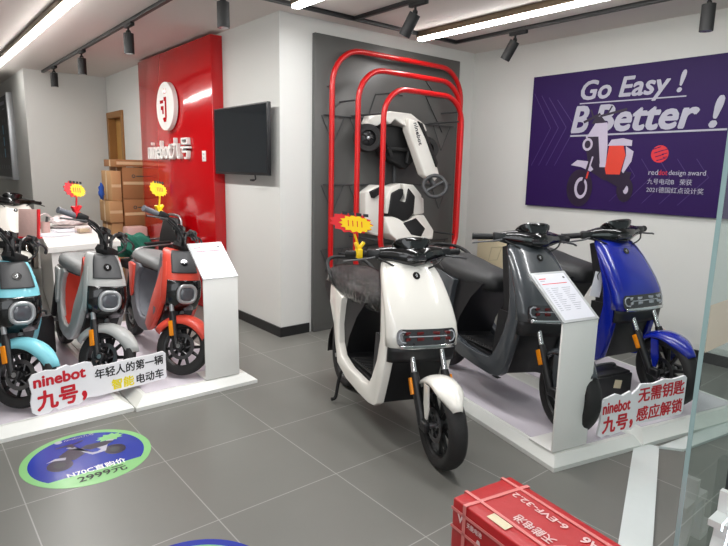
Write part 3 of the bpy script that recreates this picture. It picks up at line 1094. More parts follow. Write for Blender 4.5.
def wheel(name, t, S, x, z, Rw, wd, rim_m, front=True):
    M = Matrix.Translation((x, 0, z))
    b = NB()
    h = wd / 2
    prof = [(Rw - .055, -h * .8), (Rw - .03, -h), (Rw - .012, -h * .86), (Rw - .003, -h * .5), (Rw, 0), (Rw - .003, h * .5), (Rw - .012, h * .86), (Rw - .03, h), (Rw - .055, h * .8)]
    lathe(b, prof, M, 44)
    ty = build(name, b, M_rubber, t, 50, S)
    b = NB()
    ri = Rw - .05
    lathe(b, [(ri, -h * .8), (ri + .006, -h * .8), (ri + .006, h * .8), (ri, h * .8), (ri - .014, h * .5), (ri - .014, -h * .5)], M, 40)
    lathe(b, [(0.002, -h * .75), (.035, -h * .75), (.045, -h * .4), (.045, h * .4), (.035, h * .75), (0.002, h * .75)], M, 22)
    if front:
        for k in range(5):
            for da in (-9, 9):
                a = R_(72 * k + da)
                a2 = R_(72 * k + da * 1.7)
                p, q = Vector((x + .03 * math.cos(a), 0, z + .03 * math.sin(a))), Vector((x + (ri - .006) * math.cos(a2), 0, z + (ri - .006) * math.sin(a2)))
                tube(b, [p, q], [.013, .010], 6)
    else:
        lathe(b, [(.045, -h * .55), (.10, -h * .6), (.105, 0), (.10, h * .6), (.045, h * .55)], M, 28)
        for k in range(5):
            a = R_(72 * k)
            tube(b, [Vector((x + .09 * math.cos(a), 0, z + .09 * math.sin(a))), Vector((x + (ri - .006) * math.cos(a), 0, z + (ri - .006) * math.sin(a)))], .014, 6)
    rim = build('rim', b, rim_m, ty, 40, S)
    b = NB()
    for s in ((-1,) if front else (-1,)):
        y = s * (h * .82)
        lathe(b, [(.062, y - .002), (.085, y - .002), (.085, y + .002), (.062, y + .002)], M, 36)
        for k in range(6):
            a = R_(60 * k)
            tube(b, [(x + .03 * math.cos(a), y, z + .03 * math.sin(a)), (x + .064 * math.cos(a + .35), y, z + .064 * math.sin(a + .35))], .005, 5)
        for k in range(12):
            a = R_(30 * k)
            disc(b, Matrix.Translation((x + .0735 * math.cos(a), y - .0032, z + .0735 * math.sin(a))) @ Matrix.Rotation(R_(-90), 4, 'X'), .004, .001, 8)
    build('brake_disc', b, M_disc, ty, 40, S)
    b = NB()
    disc(b, Matrix.Translation((x, -h - .05, z)) @ Matrix.Rotation(R_(-90), 4, 'X'), .014, wd + .10, 14)
    build('axle', b, M_steel, ty, 40, S)
    return ty


def fender_arc(cx, cz, r, hw, a0, a1, n=14, prof_n=9, drop=0.035, taper=True):
    b = NB()
    rings = []
    for i in range(n + 1):
        f = i / n
        a = R_(a0 + (a1 - a0) * f)
        k = 1.0 if not taper else min(1.0, 0.35 + 2.6 * min(f, 1 - f + .12))
        row = []
        for j in range(prof_n):
            s = -1 + 2 * j / (prof_n - 1)
            y = hw * k * math.sin(s * PI / 2)
            rr = r - drop * (1 - math.cos(s * PI / 2)) * 1.0
            row.append((cx + rr * math.cos(a), y, cz + rr * math.sin(a)))
        rings.append(row)
    loft(b, rings, closed=False, caps=False)
    return b


def logo_mark(b, F, s):
    prism(b, [(-.1 * s, .6 * s), (.25 * s, .6 * s), (.25 * s, -.35 * s), (.05 * s, -.6 * s), (-.3 * s, -.55 * s), (-.3 * s, -.35 * s), (0, -.35 * s), (-.02 * s, .3 * s)], 0, .0015, 'xy')
    prism(b, [(-.6 * s, .2 * s), (-.15 * s, .2 * s), (-.2 * s, -.05 * s), (-.45 * s, -.05 * s)], 0, .0015, 'xy')


# ---- large scooter
Z_XF = [(.960, -.475), (.955, -.445), (.938, -.42), (.90, -.385), (.85, -.342), (.79, -.295), (.72, -.245), (.66, -.212), (.60, -.192), (.55, -.186), (.48, -.195)]
Z_W = [(.960, .07), (.955, .115), (.938, .15), (.90, .170), (.85, .184), (.79, .194), (.72, .202), (.66, .208), (.60, .21), (.55, .208), (.48, .203)]


def shield_pt(z, u, out=0.0):
    xf, w_ = interp(Z_XF, z), interp(Z_W, z)
    a = u * PI / 2
    s, c = math.sin(a), math.cos(a)
    y = (w_ + out * .6) * math.copysign(abs(s) ** 0.82, s)
    x = xf + out - 0.075 * (1 - abs(c) ** 0.6)
    return (x, y, z)


def shield_grid(zs, u0, u1, nu, out=0.0):
    b = NB()
    loft(b, [[shield_pt(z, u0 + (u1 - u0) * j / nu, out) for j in range(nu + 1)] for z in zs], closed=False, caps=False)
    return b


def steer_mat(px, pz, rake, ang):
    ax = Vector((-math.sin(R_(rake)), 0, math.cos(R_(rake))))
    P = Matrix.Translation((px, 0, pz))
    return P @ Matrix.Rotation(R_(ang), 4, ax) @ P.inverted()


def grip_set(t, S, side, p0, p1, m_grip, lever):
    p0, p1 = Vector(p0), Vector(p1)
    b = NB()
    d = (p1 - p0)
    pts = [p0 + d * f for f in (0, .02, .03, .5, .93, .96, 1.0)]
    tube(b, pts, [.022, .022, .017, .018, .018, .021, .019], 14)
    build('grip', b, m_grip, t, 50, S)
    b = NB()
    tube(b, smooth_path(lever), [.011, .011] + [.010] * 20 if False else .0095, 8, flat=.6)
    build('brake_lever', b, M_charc, t, 60, S)
    b = NB()
    q = p0 - d * .10
    box(b, q, (.055, .075, .05), Matrix.Rotation(R_(20 * side), 4, 'Z'), bev=.01)
    build('switch_block', b, M_black, t, 40, S)


def big_scooter(label, pos, z0, head, lean, steer, paint, inner, wrapped=False, lamp_red=True):
    t = thing('electric_scooter', label, 'scooter', (pos[0], pos[1], z0 + .003), 0, 'large electric scooters')
    t.rotation_mode = 'QUATERNION'
    t.rotation_quaternion = (Matrix.Rotation(R_(head), 4, 'Z') @ Matrix.Rotation(R_(-lean), 4, 'X')).to_quaternion()
    S = steer_mat(0.0, .215, 25, steer)
    # wheels
    wheel('front_wheel', t, S, 0, .215, .215, .095, M_rim)
    wheel('rear_wheel', t, None, -1.15, .215, .215, .10, M_rim, False)
    # front fender, fork
    b = fender_arc(-.005, .21, .245, .072, 38, 150)
    build('front_fender', b, paint, t, 50, S, solid=.004)
    for s in (-1, 1):
        b = NB()
        tube(b, [(-.235, s * .083, .56), (-.15, s * .083, .40)], .0155, 12)
        fk = build('fork_leg', b, M_chrome, t, 50, S)
        b = NB()
        tube(b, [(-.165, s * .083, .43), (-.152, s * .083, .405), (-.04, s * .083, .205)], [.02, .024, .022], 12)
        box(b, (-.018, s * .083, .212), (.085, .03, .05), bev=.008)
        build('lower_leg', b, M_black, fk, 50, S)
        b = NB()
        prism(b, [(-.06, .41), (-.01, .41), (0.0, .30), (-.015, .24), (-.035, .24), (-.055, .31)], s * .066, s * .074)
        bevel(b, .002)
        build('fender_bracket', b, paint, t, 40, S)
        b = NB()
        box(b, (-.135, s * .110, .37), (.03, .012, .085), Matrix.Rotation(R_(-28), 4, 'Y'), bev=.004)
        build('reflector', b, M_orange, t, 40, S)
    # front shield
    zs = [.958, .952, .935, .90, .85, .79, .72, .66, .60, .545]
    b = shield_grid(zs, -1, 1, 26)
    build('front_shield', b, paint, t, 60, solid=.006)
    b = NB()
    loft(b, [ring((-.545, 0, z), (1, 0, 0), (0, 1, 0), rx, ry, 2.2, 22) for z, rx, ry in ((.93, .07, .08), (.955, .09, .085), (.962, .07, .06), (.99, .06, .05))])
    build('steering_neck', b, M_black, t, 50)
    F = frame(shield_pt(.885, 0, .003), (0, 1, 0), (-.58, 0, .815))
    b = NB()
    disc(b, F, .021, .004, 24)
    bd = build('badge', b, M_gloss, t, 40)
    b = NB()
    logo_mark(b, F, .016)
    b.transform(F @ Matrix.Translation((0, 0, .0042)))
    build('badge_mark', b, M_alu, bd, 0)
    # headlight bar
    b = NB()
    loft(b, [[shield_pt(z, -um + 2 * um * j / 22, .004) for j in range(23)] for z, um in ((.640, .46), (.634, .52), (.622, .56), (.605, .58), (.583, .575), (.566, .55), (.556, .50))], closed=False, caps=False)
    hl = build('headlight', b, M_lens, t, 60)
    b = shield_grid([.562, .559, .548, .545], -.50, .50, 22, .005)
    build('chrome_strip', b, M_chrome, hl, 60, solid=.008)
    b = NB()
    for u_ in (-.30, -.10, .10, .30):
        for z in (.62, .592):
            p = Vector(shield_pt(z, u_, .004))
            n = (Vector(shield_pt(z, u_, .02)) - Vector(shield_pt(z, u_, 0))).normalized()
            box(b, p, (.006, .040, .016), Matrix.Rotation(-u_ * .9, 4, 'Z'), bev=.002)
    build('led_cluster', b, M_ledred if lamp_red else M_lensw, hl, 40)
    b = NB()
    for s in (-1, 1):
        tube(b, [shield_pt(z, s * u_, .005) for z, u_ in ((.627, .36), (.628, .43), (.617, .50), (.595, .51), (.578, .46), (.575, .36))], .004, 6)
    tube(b, [shield_pt(.605, u_, .004) for u_ in (-.3, -.2, -.1, 0, .1, .2, .3)], .003, 6)
    build('led_ring', b, M_lensw, hl, 40)
    # black chin and recess
    b = shield_grid([.55, .52, .49, .465], -.90, .90, 22, -.004)
    build('chin_cover', b, M_black, t, 60, solid=.02)
    b = NB()
    prism(b, [(-.29, .56), (-.27, .48), (-.30, .36), (-.325, .215), (-.46, .215), (-.46, .56)], -.165, .165)
    bevel(b, .012)
    build('lower_cover', b, M_black, t, 40)
    # U shaped side panels in the paint colour
    poly = [(-.40, .82), (-.345, .74), (-.295, .66), (-.272, .60), (-.255, .535), (-.258, .46), (-.275, .38), (-.30, .28), (-.318, .215), (-.35, .19), (-.42, .178), (-.56, .185), (-.74, .205), (-.89, .255), (-.985, .345), (-1.06, .45),
            (-1.18, .55), (-1.29, .63), (-1.335, .68), (-1.32, .705), (-1.24, .705), (-1.06, .675), (-.91, .655), (-.925, .60), (-.935, .48), (-.905, .375), (-.83, .315), (-.70, .28), (-.52, .268), (-.44, .278),
            (-.405, .33), (-.36, .44), (-.335, .56), (-.345, .66), (-.385, .76), (-.455, .88), (-.45, .90), (-.435, .87)]

    def hw(p):
        x, z = p
        k = .199 if z < .55 else interp(Z_W, z) - .006
        if x < -.9:
            k = .19
        if x < -.9:
            k = min(k, .19 - (-.9 - x) * .14)
        return k
    for s in (-1, 1):
        b = NB()
        prism(b, poly, lambda p: s * hw(p), lambda p: s * (hw(p) - .045))
        bmesh.ops.recalc_face_normals(b, faces=b.faces)
        bevel(b, .012, 3)
        build('side_panel', b, paint, t, 50)
    # inner body
    poly = [(-.50, .93), (-.45, .88), (-.36, .72), (-.33, .56), (-.33, .23), (-.45, .20), (-.88, .24), (-1.0, .36), (-1.15, .52), (-1.30, .65), (-1.30, .695), (-.66, .675), (-.68, .65), (-.76, .57), (-.85, .42), (-.875, .315), (-.84, .295),
            (-.47, .275), (-.435, .34), (-.445, .60), (-.53, .92)]
    b = NB()
    prism(b, poly, -.148, .148)
    bevel(b, .012)
    build('inner_body', b, inner, t, 40)
    b = NB()
    box(b, (-.655, 0, .297), (.34, .27, .012), bev=.004)
    for k in range(11):
        box(b, (-.52 - k * .027, 0, .305), (.012, .25, .012), bev=.003)
    build('floor_mat', b, M_blackm, t, 40)
    # seat
    secs = [(-.60, .672, .05, .03), (-.615, .678, .10, .05), (-.68, .684, .128, .068), (-.80, .69, .145, .076), (-.92, .698, .152, .081), (-1.02, .712, .156, .085), (-1.14, .726, .154, .087), (-1.24, .73, .142, .076), (-1.29, .728, .115, .055), (-1.31, .722, .06, .028)]
    b = NB()
    loft(b, [ring((x, 0, z), (0, 1, 0), (0, 0, 1), hw_ + .012, hz, 2.7, 26) for x, z, hw_, hz in secs])
    seat = build('seat', b, M_seat, t, 60)
    if wrapped:
        b = NB()
        loft(b, [ring((x, 0, z), (0, 1, 0), (0, 0, 1), hw_ + .018, hz + .006, 2.7, 26) for x, z, hw_, hz in secs])
        for v_ in b.verts:
            v_.co += Vector((random.uniform(-1, 1), random.uniform(-1, 1), random.uniform(-1, 1))) * .004
        pw = build('plastic_wrap', b, M_wrap, seat, 60)
        pw['label'] = 'clear crinkled plastic wrap'
    b = NB()
    tube(b, smooth_path([(-1.08, -.155, .69), (-1.16, -.168, .735), (-1.28, -.158, .81), (-1.36, -.10, .838), (-1.37, 0, .84), (-1.36, .10, .838), (-1.28, .158, .81), (-1.16, .168, .735), (-1.08, .155, .69)]), .0125, 10)
    build('grab_rail', b, M_blackm, t, 60)
    # tail
    b = NB()
    box(b, (-1.325, 0, .665), (.03, .20, .055), bev=.008)
    build('tail_light', b, M_ledred, t, 40)
    b = fender_arc(-1.15, .215, .25, .075, 60, 190, taper=False)
    build('rear_fender', b, M_black, t, 50, solid=.006)
    b = NB()
    box(b, (-1.02, .085, .27), (.34, .05, .07), Matrix.Rotation(R_(14), 4, 'Y'), bev=.012)
    box(b, (-1.02, -.085, .27), (.34, .05, .07), Matrix.Rotation(R_(14), 4, 'Y'), bev=.012)
    tube(b, [(-1.12, .11, .26), (-1.16, .11, .58)], .026, 10)
    tube(b, [(-1.12, -.11, .26), (-1.16, -.11, .58)], .026, 10)
    build('swingarm', b, M_black, t, 40)
    if wrapped:
        b = NB()
        tube(b, smooth_path([(-.90, 0, .25), (-.90, -.16, .22), (-.905, -.175, .10), (-.91, -.18, .012), (-.91, -.21, .010)]), .011, 8)
        tube(b, smooth_path([(-.90, 0, .25), (-.90, .16, .22), (-.905, .175, .10), (-.91, .18, .012), (-.91, .21, .010)]), .011, 8)
        build('center_stand', b, M_blackm, t, 50)
    else:
        b = NB()
        tube(b, [(-.76, .10, .24), (-.80, .19, .035)], .011, 8)
        box(b, (-.80, .19, .016), (.06, .035, .012), bev=.004)
        build('side_stand', b, M_blackm, t, 50)
    # handlebar
    SH = S @ Matrix.Translation((0, 0, -.025))
    b = NB()
    hs_ = [(.222, .024, .022, -.505, 1.012), (.18, .036, .032, -.50, 1.012), (.12, .056, .046, -.488, 1.010), (.06, .08, .054, -.475, 1.005), (0, .09, .058, -.47, 1.0)]
    secs = [(-y, a_, b_, x, z) for y, a_, b_, x, z in hs_] + [(y, a_, b_, x, z) for y, a_, b_, x, z in hs_[-2::-1]]
    loft(b, [ring((x, y, z), (1, 0, 0), (0, 0, 1), rx, rz, 2.4, 20) for y, rx, rz, x, z in secs])
    loft(b, [ring((-.485, 0, z), (1, 0, 0), (0, 1, 0), rx, ry, 2.3, 20) for z, rx, ry in ((.945, .05, .05), (.965, .058, .06), (1.0, .075, .085))])
    build('handlebar_cover', b, M_gloss, t, 50, SH)
    b = NB()
    nrm = Vector((-.50, 0, .866))
    up = Vector((-.866, 0, -.5))
    c0 = Vector((-.478, 0, 1.062))
    loft(b, [ring(c0 + nrm * h, (0, 1, 0), up, ry, rx, 2.8, 28) for h, ry, rx in ((-.05, .06, .045), (-.01, .098, .066), (.008, .104, .07), (.016, .098, .064), (.012, .085, .052))])
    ds = build('dashboard', b, M_gloss, t, 50, SH)
    b = NB()
    loft(b, [ring(c0 + nrm * h, (0, 1, 0), up, ry, rx, 2.8, 28) for h, ry, rx in ((.008, .084, .051), (.0145, .084, .051))])
    build('display', b, M_lens, ds, 50, SH)
    b = NB()
    box(b, (-.392, 0, 1.0), (.02, .11, .03), Matrix.Rotation(R_(-20), 4, 'Y'), bev=.008)
    build('position_light', b, M_lens, t, 40, SH)
    for s in (-1, 1):
        grip_set(t, SH, s, (-.51, s * .215, 1.012), (-.585, s * .335, 1.004), M_blackm,
                 [(-.475, s * .205, 1.0), (-.462, s * .25, .992), (-.485, s * .31, .985), (-.53, s * .36, .972)])
    b = NB()
    for s in (-1, 1):
        tube(b, smooth_path([(-.46, s * .19, .995), (-.40, s * .13, .965), (-.43, s * .07, .93), (-.5, s * .04, .90)]), .005, 6)
    build('cable', b, M_blackm, t, 60, SH)
    return t, SH


SW = big_scooter('white electric scooter standing on the tiled floor in front', (1.944, 1.762), 0, 255, 3.5, -8, M_pwhite, M_black, True)
big_scooter('dark grey electric scooter behind the right price stand', (2.662, 1.525), PH, 256, 6, -8, M_pgrey, M_black)
big_scooter('glossy blue electric scooter next to the poster wall', (3.485, 1.355), PH, 256, -0.5, -8, M_pblue, M_black, lamp_red=False)
big_scooter('white electric scooter half hidden behind the cyan one, left of the desk', (1.03, 7.32), 0, 268, 2, 10, M_pwhite, M_black)

# ---- small scooter
C_XF = [(.808, -.225), (.803, -.205), (.788, -.18), (.752, -.15), (.706, -.115), (.66, -.088), (.60, -.066), (.54, -.055), (.48, -.062), (.42, -.10)]
C_W = [(.808, .05), (.803, .078), (.788, .096), (.752, .108), (.706, .115), (.66, .122), (.60, .13), (.54, .134), (.48, .13), (.42, .12)]


def cshield_pt(z, u, out=0.0):
    xf, w_ = interp(C_XF, z), interp(C_W, z)
    a = u * PI / 2
    s, c = math.sin(a), math.cos(a)
    return (xf + out - 0.105 * (1 - abs(c) ** 0.8), (w_ + out * .6) * math.copysign(abs(s) ** 0.75, s), z)


def cgrid(zs, u0, u1, nu, out=0.0):
    b = NB()
    loft(b, [[cshield_pt(z, u0 + (u1 - u0) * j / nu, out) for j in range(nu + 1)] for z in zs], closed=False, caps=False)
    return b


def small_scooter(label, pos, z0, head, lean, steer, paint, frame_m, inner_m, rear_m, seat_m):
    t = thing('electric_scooter', label, 'scooter', (pos[0], pos[1], z0 + .003), 0, 'small electric scooters')
    t.rotation_mode = 'QUATERNION'
    t.rotation_quaternion = (Matrix.Rotation(R_(head), 4, 'Z') @ Matrix.Rotation(R_(-lean), 4, 'X')).to_quaternion()
    S = steer_mat(0.0, .20, 25, steer)
    wheel('front_wheel', t, S, 0, .185, .185, .072, M_rim)
    wheel('rear_wheel', t, None, -1.10, .19, .19, .08, M_rim, False)
    b = fender_arc(-.014, .155, .240, .068, 30, 158, drop=.068)
    build('front_fender', b, paint, t, 50, S, solid=.004)
    for s in (-1, 1):
        b = NB()
        tube(b, [(-.19, s * .07, .52), (-.105, s * .07, .34)], .0145, 12)
        fk = build('fork_leg', b, M_alu, t, 50, S)
        b = NB()
        tube(b, [(-.125, s * .07, .385), (-.11, s * .07, .355), (-.02, s * .07, .18)], [.018, .022, .02], 12)
        box(b, (-.006, s * .07, .185), (.06, .028, .05), bev=.008)
        tube(b, [(-.20, s * .07, .54), (-.185, s * .07, .51)], .022, 12)
        build('lower_leg', b, M_black, fk, 50, S)
        b = NB()
        box(b, (-.08, s * .096, .28), (.028, .012, .10), Matrix.Rotation(R_(-26), 4, 'Y'), bev=.004)
        build('reflector', b, M_orange, t, 40, S)
    b = cgrid([.808, .803, .788, .752, .706, .66, .60, .54, .48, .45], -1, 1, 24)
    build('front_shield', b, paint, t, 60, solid=.005)
    # charcoal badge panel
    b = cgrid([.801, .793, .77, .735, .70, .672, .665], -.42, .42, 12, .009)
    bp = build('badge_panel', b, M_charc, t, 60, solid=.006)
    F = frame(cshield_pt(.728, 0, .010), (0, 1, 0), (-.58, 0, .81))
    b = NB()
    disc(b, F, .024, .004, 24)
    bd = build('badge', b, M_gloss, bp, 40)
    b = NB()
    logo_mark(b, F, .019)
    b.transform(F @ Matrix.Translation((0, 0, .0042)))
    build('badge_mark', b, M_alu, bd, 0)
    # black surround with the square headlight
    b = cgrid([.618, .61, .575, .51, .45, .41], -.60, .60, 18, .010)
    hs = build('headlight_surround', b, M_gloss, t, 60, solid=.008)
    F = frame(cshield_pt(.532, 0, .016), (0, 1, 0), (-.04, 0, .999))
    b = NB()
    pts = rrect(.112, .108, .042, 7)
    tube(b, [F @ Vector((p[0], p[1], .010)) for p in pts], .0125, 10, True)
    hl = build('headlight', b, M_alu, t, 60)
    b = NB()
    loft(b, [[F @ Vector((p[0], p[1], h)) for p in rrect(w_, w_ * .96, .036 * w_ / .1, 6)] for w_, h in ((.10, -.02), (.10, .010), (.085, .018), (.05, .021))])
    build('lens', b, M_smoke, hl, 50)
    # lower black cover
    b = NB()
    prism(b, [(-.13, .52), (-.12, .45), (-.18, .36), (-.26, .27), (-.38, .24), (-.36, .52)], -.10, .10)
    bevel(b, .012)
    build('lower_cover', b, M_black, t, 40)
    # U shaped body panels
    poly = [(-.175, .73), (-.128, .65), (-.115, .56), (-.15, .45), (-.21, .35), (-.28, .27), (-.35, .222), (-.45, .195), (-.58, .195), (-.69, .23), (-.78, .32), (-.84, .43), (-.90, .53), (-.945, .60), (-.945, .63), (-.90, .642), (-.66, .645), (-.63, .62),
            (-.69, .565), (-.71, .49), (-.69, .39), (-.63, .315), (-.55, .28), (-.45, .285), (-.385, .34), (-.315, .46), (-.27, .60), (-.25, .71), (-.235, .775), (-.205, .77)]

    def hw(p):
        x, z = p
        k = .134 if (z < .56 or x < -.45) else interp(C_W, z) - .010
        if x < -.8:
            k -= (-.8 - x) * .12
        return k
    for s in (-1, 1):
        b = NB()
        prism(b, poly, lambda p: s * hw(p), lambda p: s * (hw(p) - .035))
        bmesh.ops.recalc_face_normals(b, faces=b.faces)
        bevel(b, .010, 3)
        build('body_panel', b, frame_m, t, 50)
        b = NB()
        prism(b, [(-.172, .73), (-.125, .65), (-.112, .56), (-.147, .45), (-.207, .35), (-.277, .267), (-.35, .219), (-.42, .255), (-.38, .345), (-.31, .46), (-.265, .60), (-.245, .71)], lambda p: s * (hw(p) + .004), lambda p: s * (hw(p) - .036))
        bmesh.ops.recalc_face_normals(b, faces=b.faces)
        bevel(b, .010, 3)
        build('leg_shield', b, paint, t, 50)
        b = NB()
        prism(b, [(-.74, .628), (-.85, .632), (-.93, .622), (-.925, .595), (-.87, .53), (-.82, .45), (-.775, .38), (-.745, .41), (-.745, .51)], lambda p: s * (hw(p) + .014), lambda p: s * (hw(p) - .01))
        bmesh.ops.recalc_face_normals(b, faces=b.faces)
        bevel(b, .010, 3)
        build('rear_side_panel', b, rear_m, t, 50)
    poly = [(-.26, .775), (-.185, .68), (-.17, .55), (-.28, .30), (-.40, .215), (-.60, .21), (-.75, .30), (-.84, .45), (-.92, .59), (-.92, .635), (-.66, .635), (-.695, .585), (-.715, .49), (-.70, .39), (-.635, .318), (-.56, .29), (-.46, .295), (-.405, .36), (-.335, .48), (-.295, .62), (-.275, .76)]
    b = NB()
    prism(b, poly, -.112, .112)
    bevel(b, .010)
    build('footwell', b, inner_m, t, 40)
    b = NB()
    box(b, (-.312, 0, .62), (.03, .05, .08), bev=.006)
    build('hook', b, M_black, t, 40)
    # seat
    secs = [(-.44, .635, .05, .02), (-.455, .647, .088, .036), (-.51, .66, .108, .05), (-.61, .665, .122, .054), (-.71, .67, .132, .058), (-.82, .677, .132, .058), (-.90, .68, .115, .05), (-.94, .678, .08, .032)]
    b = NB()
    loft(b, [ring((x, 0, z), (0, 1, 0), (0, 0, 1), a_, c_, 2.6, 24) for x, z, a_, c_ in secs])
    build('seat', b, seat_m, t, 60)
    b = NB()
    loft(b, [ring((x, 0, .632), (0, 1, 0), (0, 0, 1), a_ * .92, .02, 3, 20) for x, z, a_, c_ in secs[1:-1]])
    build('seat_base', b, M_black, t, 60)
    b = fender_arc(-1.10, .20, .235, .06, 40, 185, taper=False)
    build('rear_fender', b, M_black, t, 50, solid=.005)
    b = NB()
    for s in (-1, 1):
        box(b, (-.97, s * .07, .24), (.32, .04, .06), Matrix.Rotation(R_(12), 4, 'Y'), bev=.01)
        tube(b, [(-1.04, s * .095, .24), (-.93, s * .10, .54)], .024, 10)
    build('swingarm', b, M_black, t, 40)
    b = NB()
    box(b, (-.975, 0, .60), (.04, .14, .05), bev=.006)
    build('tail_light', b, M_ledred, t, 40)
    b = NB()
    tube(b, smooth_path([(-.88, -.09, .635), (-1.0, -.09, .65), (-1.07, -.06, .66), (-1.08, 0, .66), (-1.07, .06, .66), (-1.0, .09, .65), (-.88, .09, .635)]), .010, 8)
    build('grab_rail', b, M_blackm, t, 60)
    b = NB()
    tube(b, [(-.66, .08, .23), (-.70, .18, .035)], .010, 8)
    box(b, (-.70, .18, .016), (.06, .03, .012), bev=.004)
    build('side_stand', b, M_blackm, t, 50)
    # handlebar: visible tubes
    SH = S @ Matrix.Translation((0, 0, -.055))
    b = NB()
    tube(b, smooth_path([(-.225, 0, .77), (-.30, 0, .985)], 0), .021, 12)
    for s in (-1, 1):
        tube(b, smooth_path([(-.285, s * .012, .93), (-.285, s * .05, .945), (-.29, s * .09, 1.0), (-.30, s * .14, 1.015), (-.325, s * .21, 1.018)]), .0125, 10)
        tube(b, smooth_path([(-.235, s * .03, .80), (-.26, s * .05, .90), (-.29, s * .06, .985)]), .010, 8)
    tube(b, [(-.292, -.075, .985), (-.292, .075, .985)], .011, 10)
    build('handlebar', b, M_black, t, 60, SH)
    b = NB()
    loft(b, [ring((-.245, 0, z), (1, 0, 0), (0, 1, 0), rx, ry, 2.3, 20) for z, rx, ry in ((.79, .045, .06), (.815, .058, .085), (.845, .05, .08), (.852, .02, .03))])
    build('stem_cover', b, M_blackm, t, 50, S @ Matrix())
    b = NB()
    loft(b, [ring((-.318, 0, 0.995) if False else Vector((-.315, 0, .995)) + Vector((-.45, 0, .893)) * h, (0, 1, 0), (.893, 0, .45), a_, c_, 3, 20) for h, a_, c_ in ((-.015, .05, .03), (.012, .056, .034), (.018, .05, .028))])
    build('display', b, M_gloss, t, 50, SH)
    gm = M_mgrey
    for s in (-1, 1):
        grip_set(t, SH, s, (-.335, s * .235, 1.018), (-.385, s * .36, 1.012), gm,
                 [(-.30, s * .21, 1.01), (-.27, s * .25, 1.0), (-.285, s * .32, .985), (-.33, s * .385, .965)])
    b = NB()
    for s in (-1, 1):
        tube(b, smooth_path([(-.30, s * .19, 1.01), (-.22, s * .15, .97), (-.20, s * .09, .90), (-.23, s * .05, .86)]), .006, 6)
        tube(b, smooth_path([(-.31, s * .17, 1.0), (-.19, s * .12, .93), (-.21, s * .05, .87)]), .006, 6)
    build('cable', b, M_blackm, t, 60, SH)
    return t, SH


SCY = small_scooter('cyan electric scooter at the left edge of the photo', (0.455, 3.55), PH, 277, 4, 42, M_pcyan, M_pcyan, M_charc, M_pcyan, M_seatg)
SGR = small_scooter('light grey electric scooter with a red footwell between the cyan and coral ones', (0.905, 3.60), PH, 270, 6.5, 42, M_plgrey, M_plgrey, M_pcoral, M_plgrey, M_seatg)
SCO = small_scooter('coral red electric scooter beside the left price stand', (1.365, 3.53), PH, 268, 6.5, 44, M_pcoral, M_mgrey, M_mgrey, M_pcoral, M_seatg)


# ------------------------------------------------------------------ clip-on price tags on the grips
def grip_point(sc, p):
    t, S = sc
    M = Matrix.Translation(t.location) @ t.rotation_quaternion.to_matrix().to_4x4()
    return M @ (S @ Vector(p))


def burst(n, ro, ri, sx, sy, cx, cy):
    return [(cx + (ro if k % 2 == 0 else ri) * sx * math.cos(PI * k / n), cy + (ro if k % 2 == 0 else ri) * sy * math.sin(PI * k / n)) for k in range(2 * n)]


def price_tag(label, p, face, tilt, clip_m, back_m, stick, sc=1.0, wide=1.0):
    t = thing('price_tag', label, 'price tag', p, face, 'clip on price tags')
    b = NB()
    box(b, (0, 0, 0.0), (0.032, 0.05, 0.052), bev=0.006)
    box(b, (0.012, 0, 0.04), (0.014, 0.03, 0.05), Matrix.Rotation(R_(38), 4, 'Y'), bev=0.003)
    box(b, (-0.012, 0, 0.035), (0.014, 0.03, 0.05), Matrix.Rotation(R_(-20), 4, 'Y'), bev=0.003)
    build('clip', b, clip_m, t, 40)
    top = Vector((tilt, 0, stick))
    b = NB()
    tube(b, [(0, 0, 0.03), top], 0.006, 8)
    build('stick', b, clip_m, t, 50)
    F = Matrix.Translation(top) @ frame((0, 0.004, 0.045 * sc), (1, 0, -0.12), (0, 0.25, 1))
    b = NB()
    prism(b, burst(13, .072 * sc, .060 * sc, 1.5 * wide, .78, -.012 * sc, 0), -0.004, 0.0, 'xy')
    b.transform(F)
    bd = build('tag_board', b, back_m, t, 0)
    b = NB()
    prism(b, burst(14, .064 * sc, .051 * sc, 1.32 * wide, .72, .012 * sc, -.004), 0.0005, 0.002, 'xy')
    b.transform(F)
    build('price_burst', b, M_yellow, bd, 0)
    lay = []
    for k in range(4):
        x = (-.055 + k * .034) * sc * wide
        lay.append((M_ink, [(x, .038 * sc), (x + .026 * sc * wide, .038 * sc), (x + .026 * sc * wide, .054 * sc), (x, .054 * sc)]))
    for k in range(4):
        x = (-.03 + k * .022) * sc * wide
        lay.append((M_tagred, [(x, -.018 * sc), (x + .005 * sc, -.018 * sc), (x + .005 * sc, .012 * sc), (x, .012 * sc)]))
    flat_art('print', F, lay, bd, 0.0026, 0.00002)
    return t


price_tag('yellow and red burst price tag on a yellow clip on the white scooter', grip_point(SW, (-.54, -.275, 1.012)), R_(-22), -0.03, M_yellow, M_tagred, 0.115, 1.05, 1.1)
price_tag('yellow burst price tag on a red clip on the grey scooter', grip_point(SGR, (-.345, -.245, 1.02)), R_(14), 0.008, M_tagred, M_tagred, 0.115, .95, .62)
price_tag('yellow burst price tag on a yellow clip on the coral scooter', grip_point(SCO, (-.345, -.235, 1.02)), R_(14), 0.01, M_yellow, M_yellow, 0.12, .95, .58)

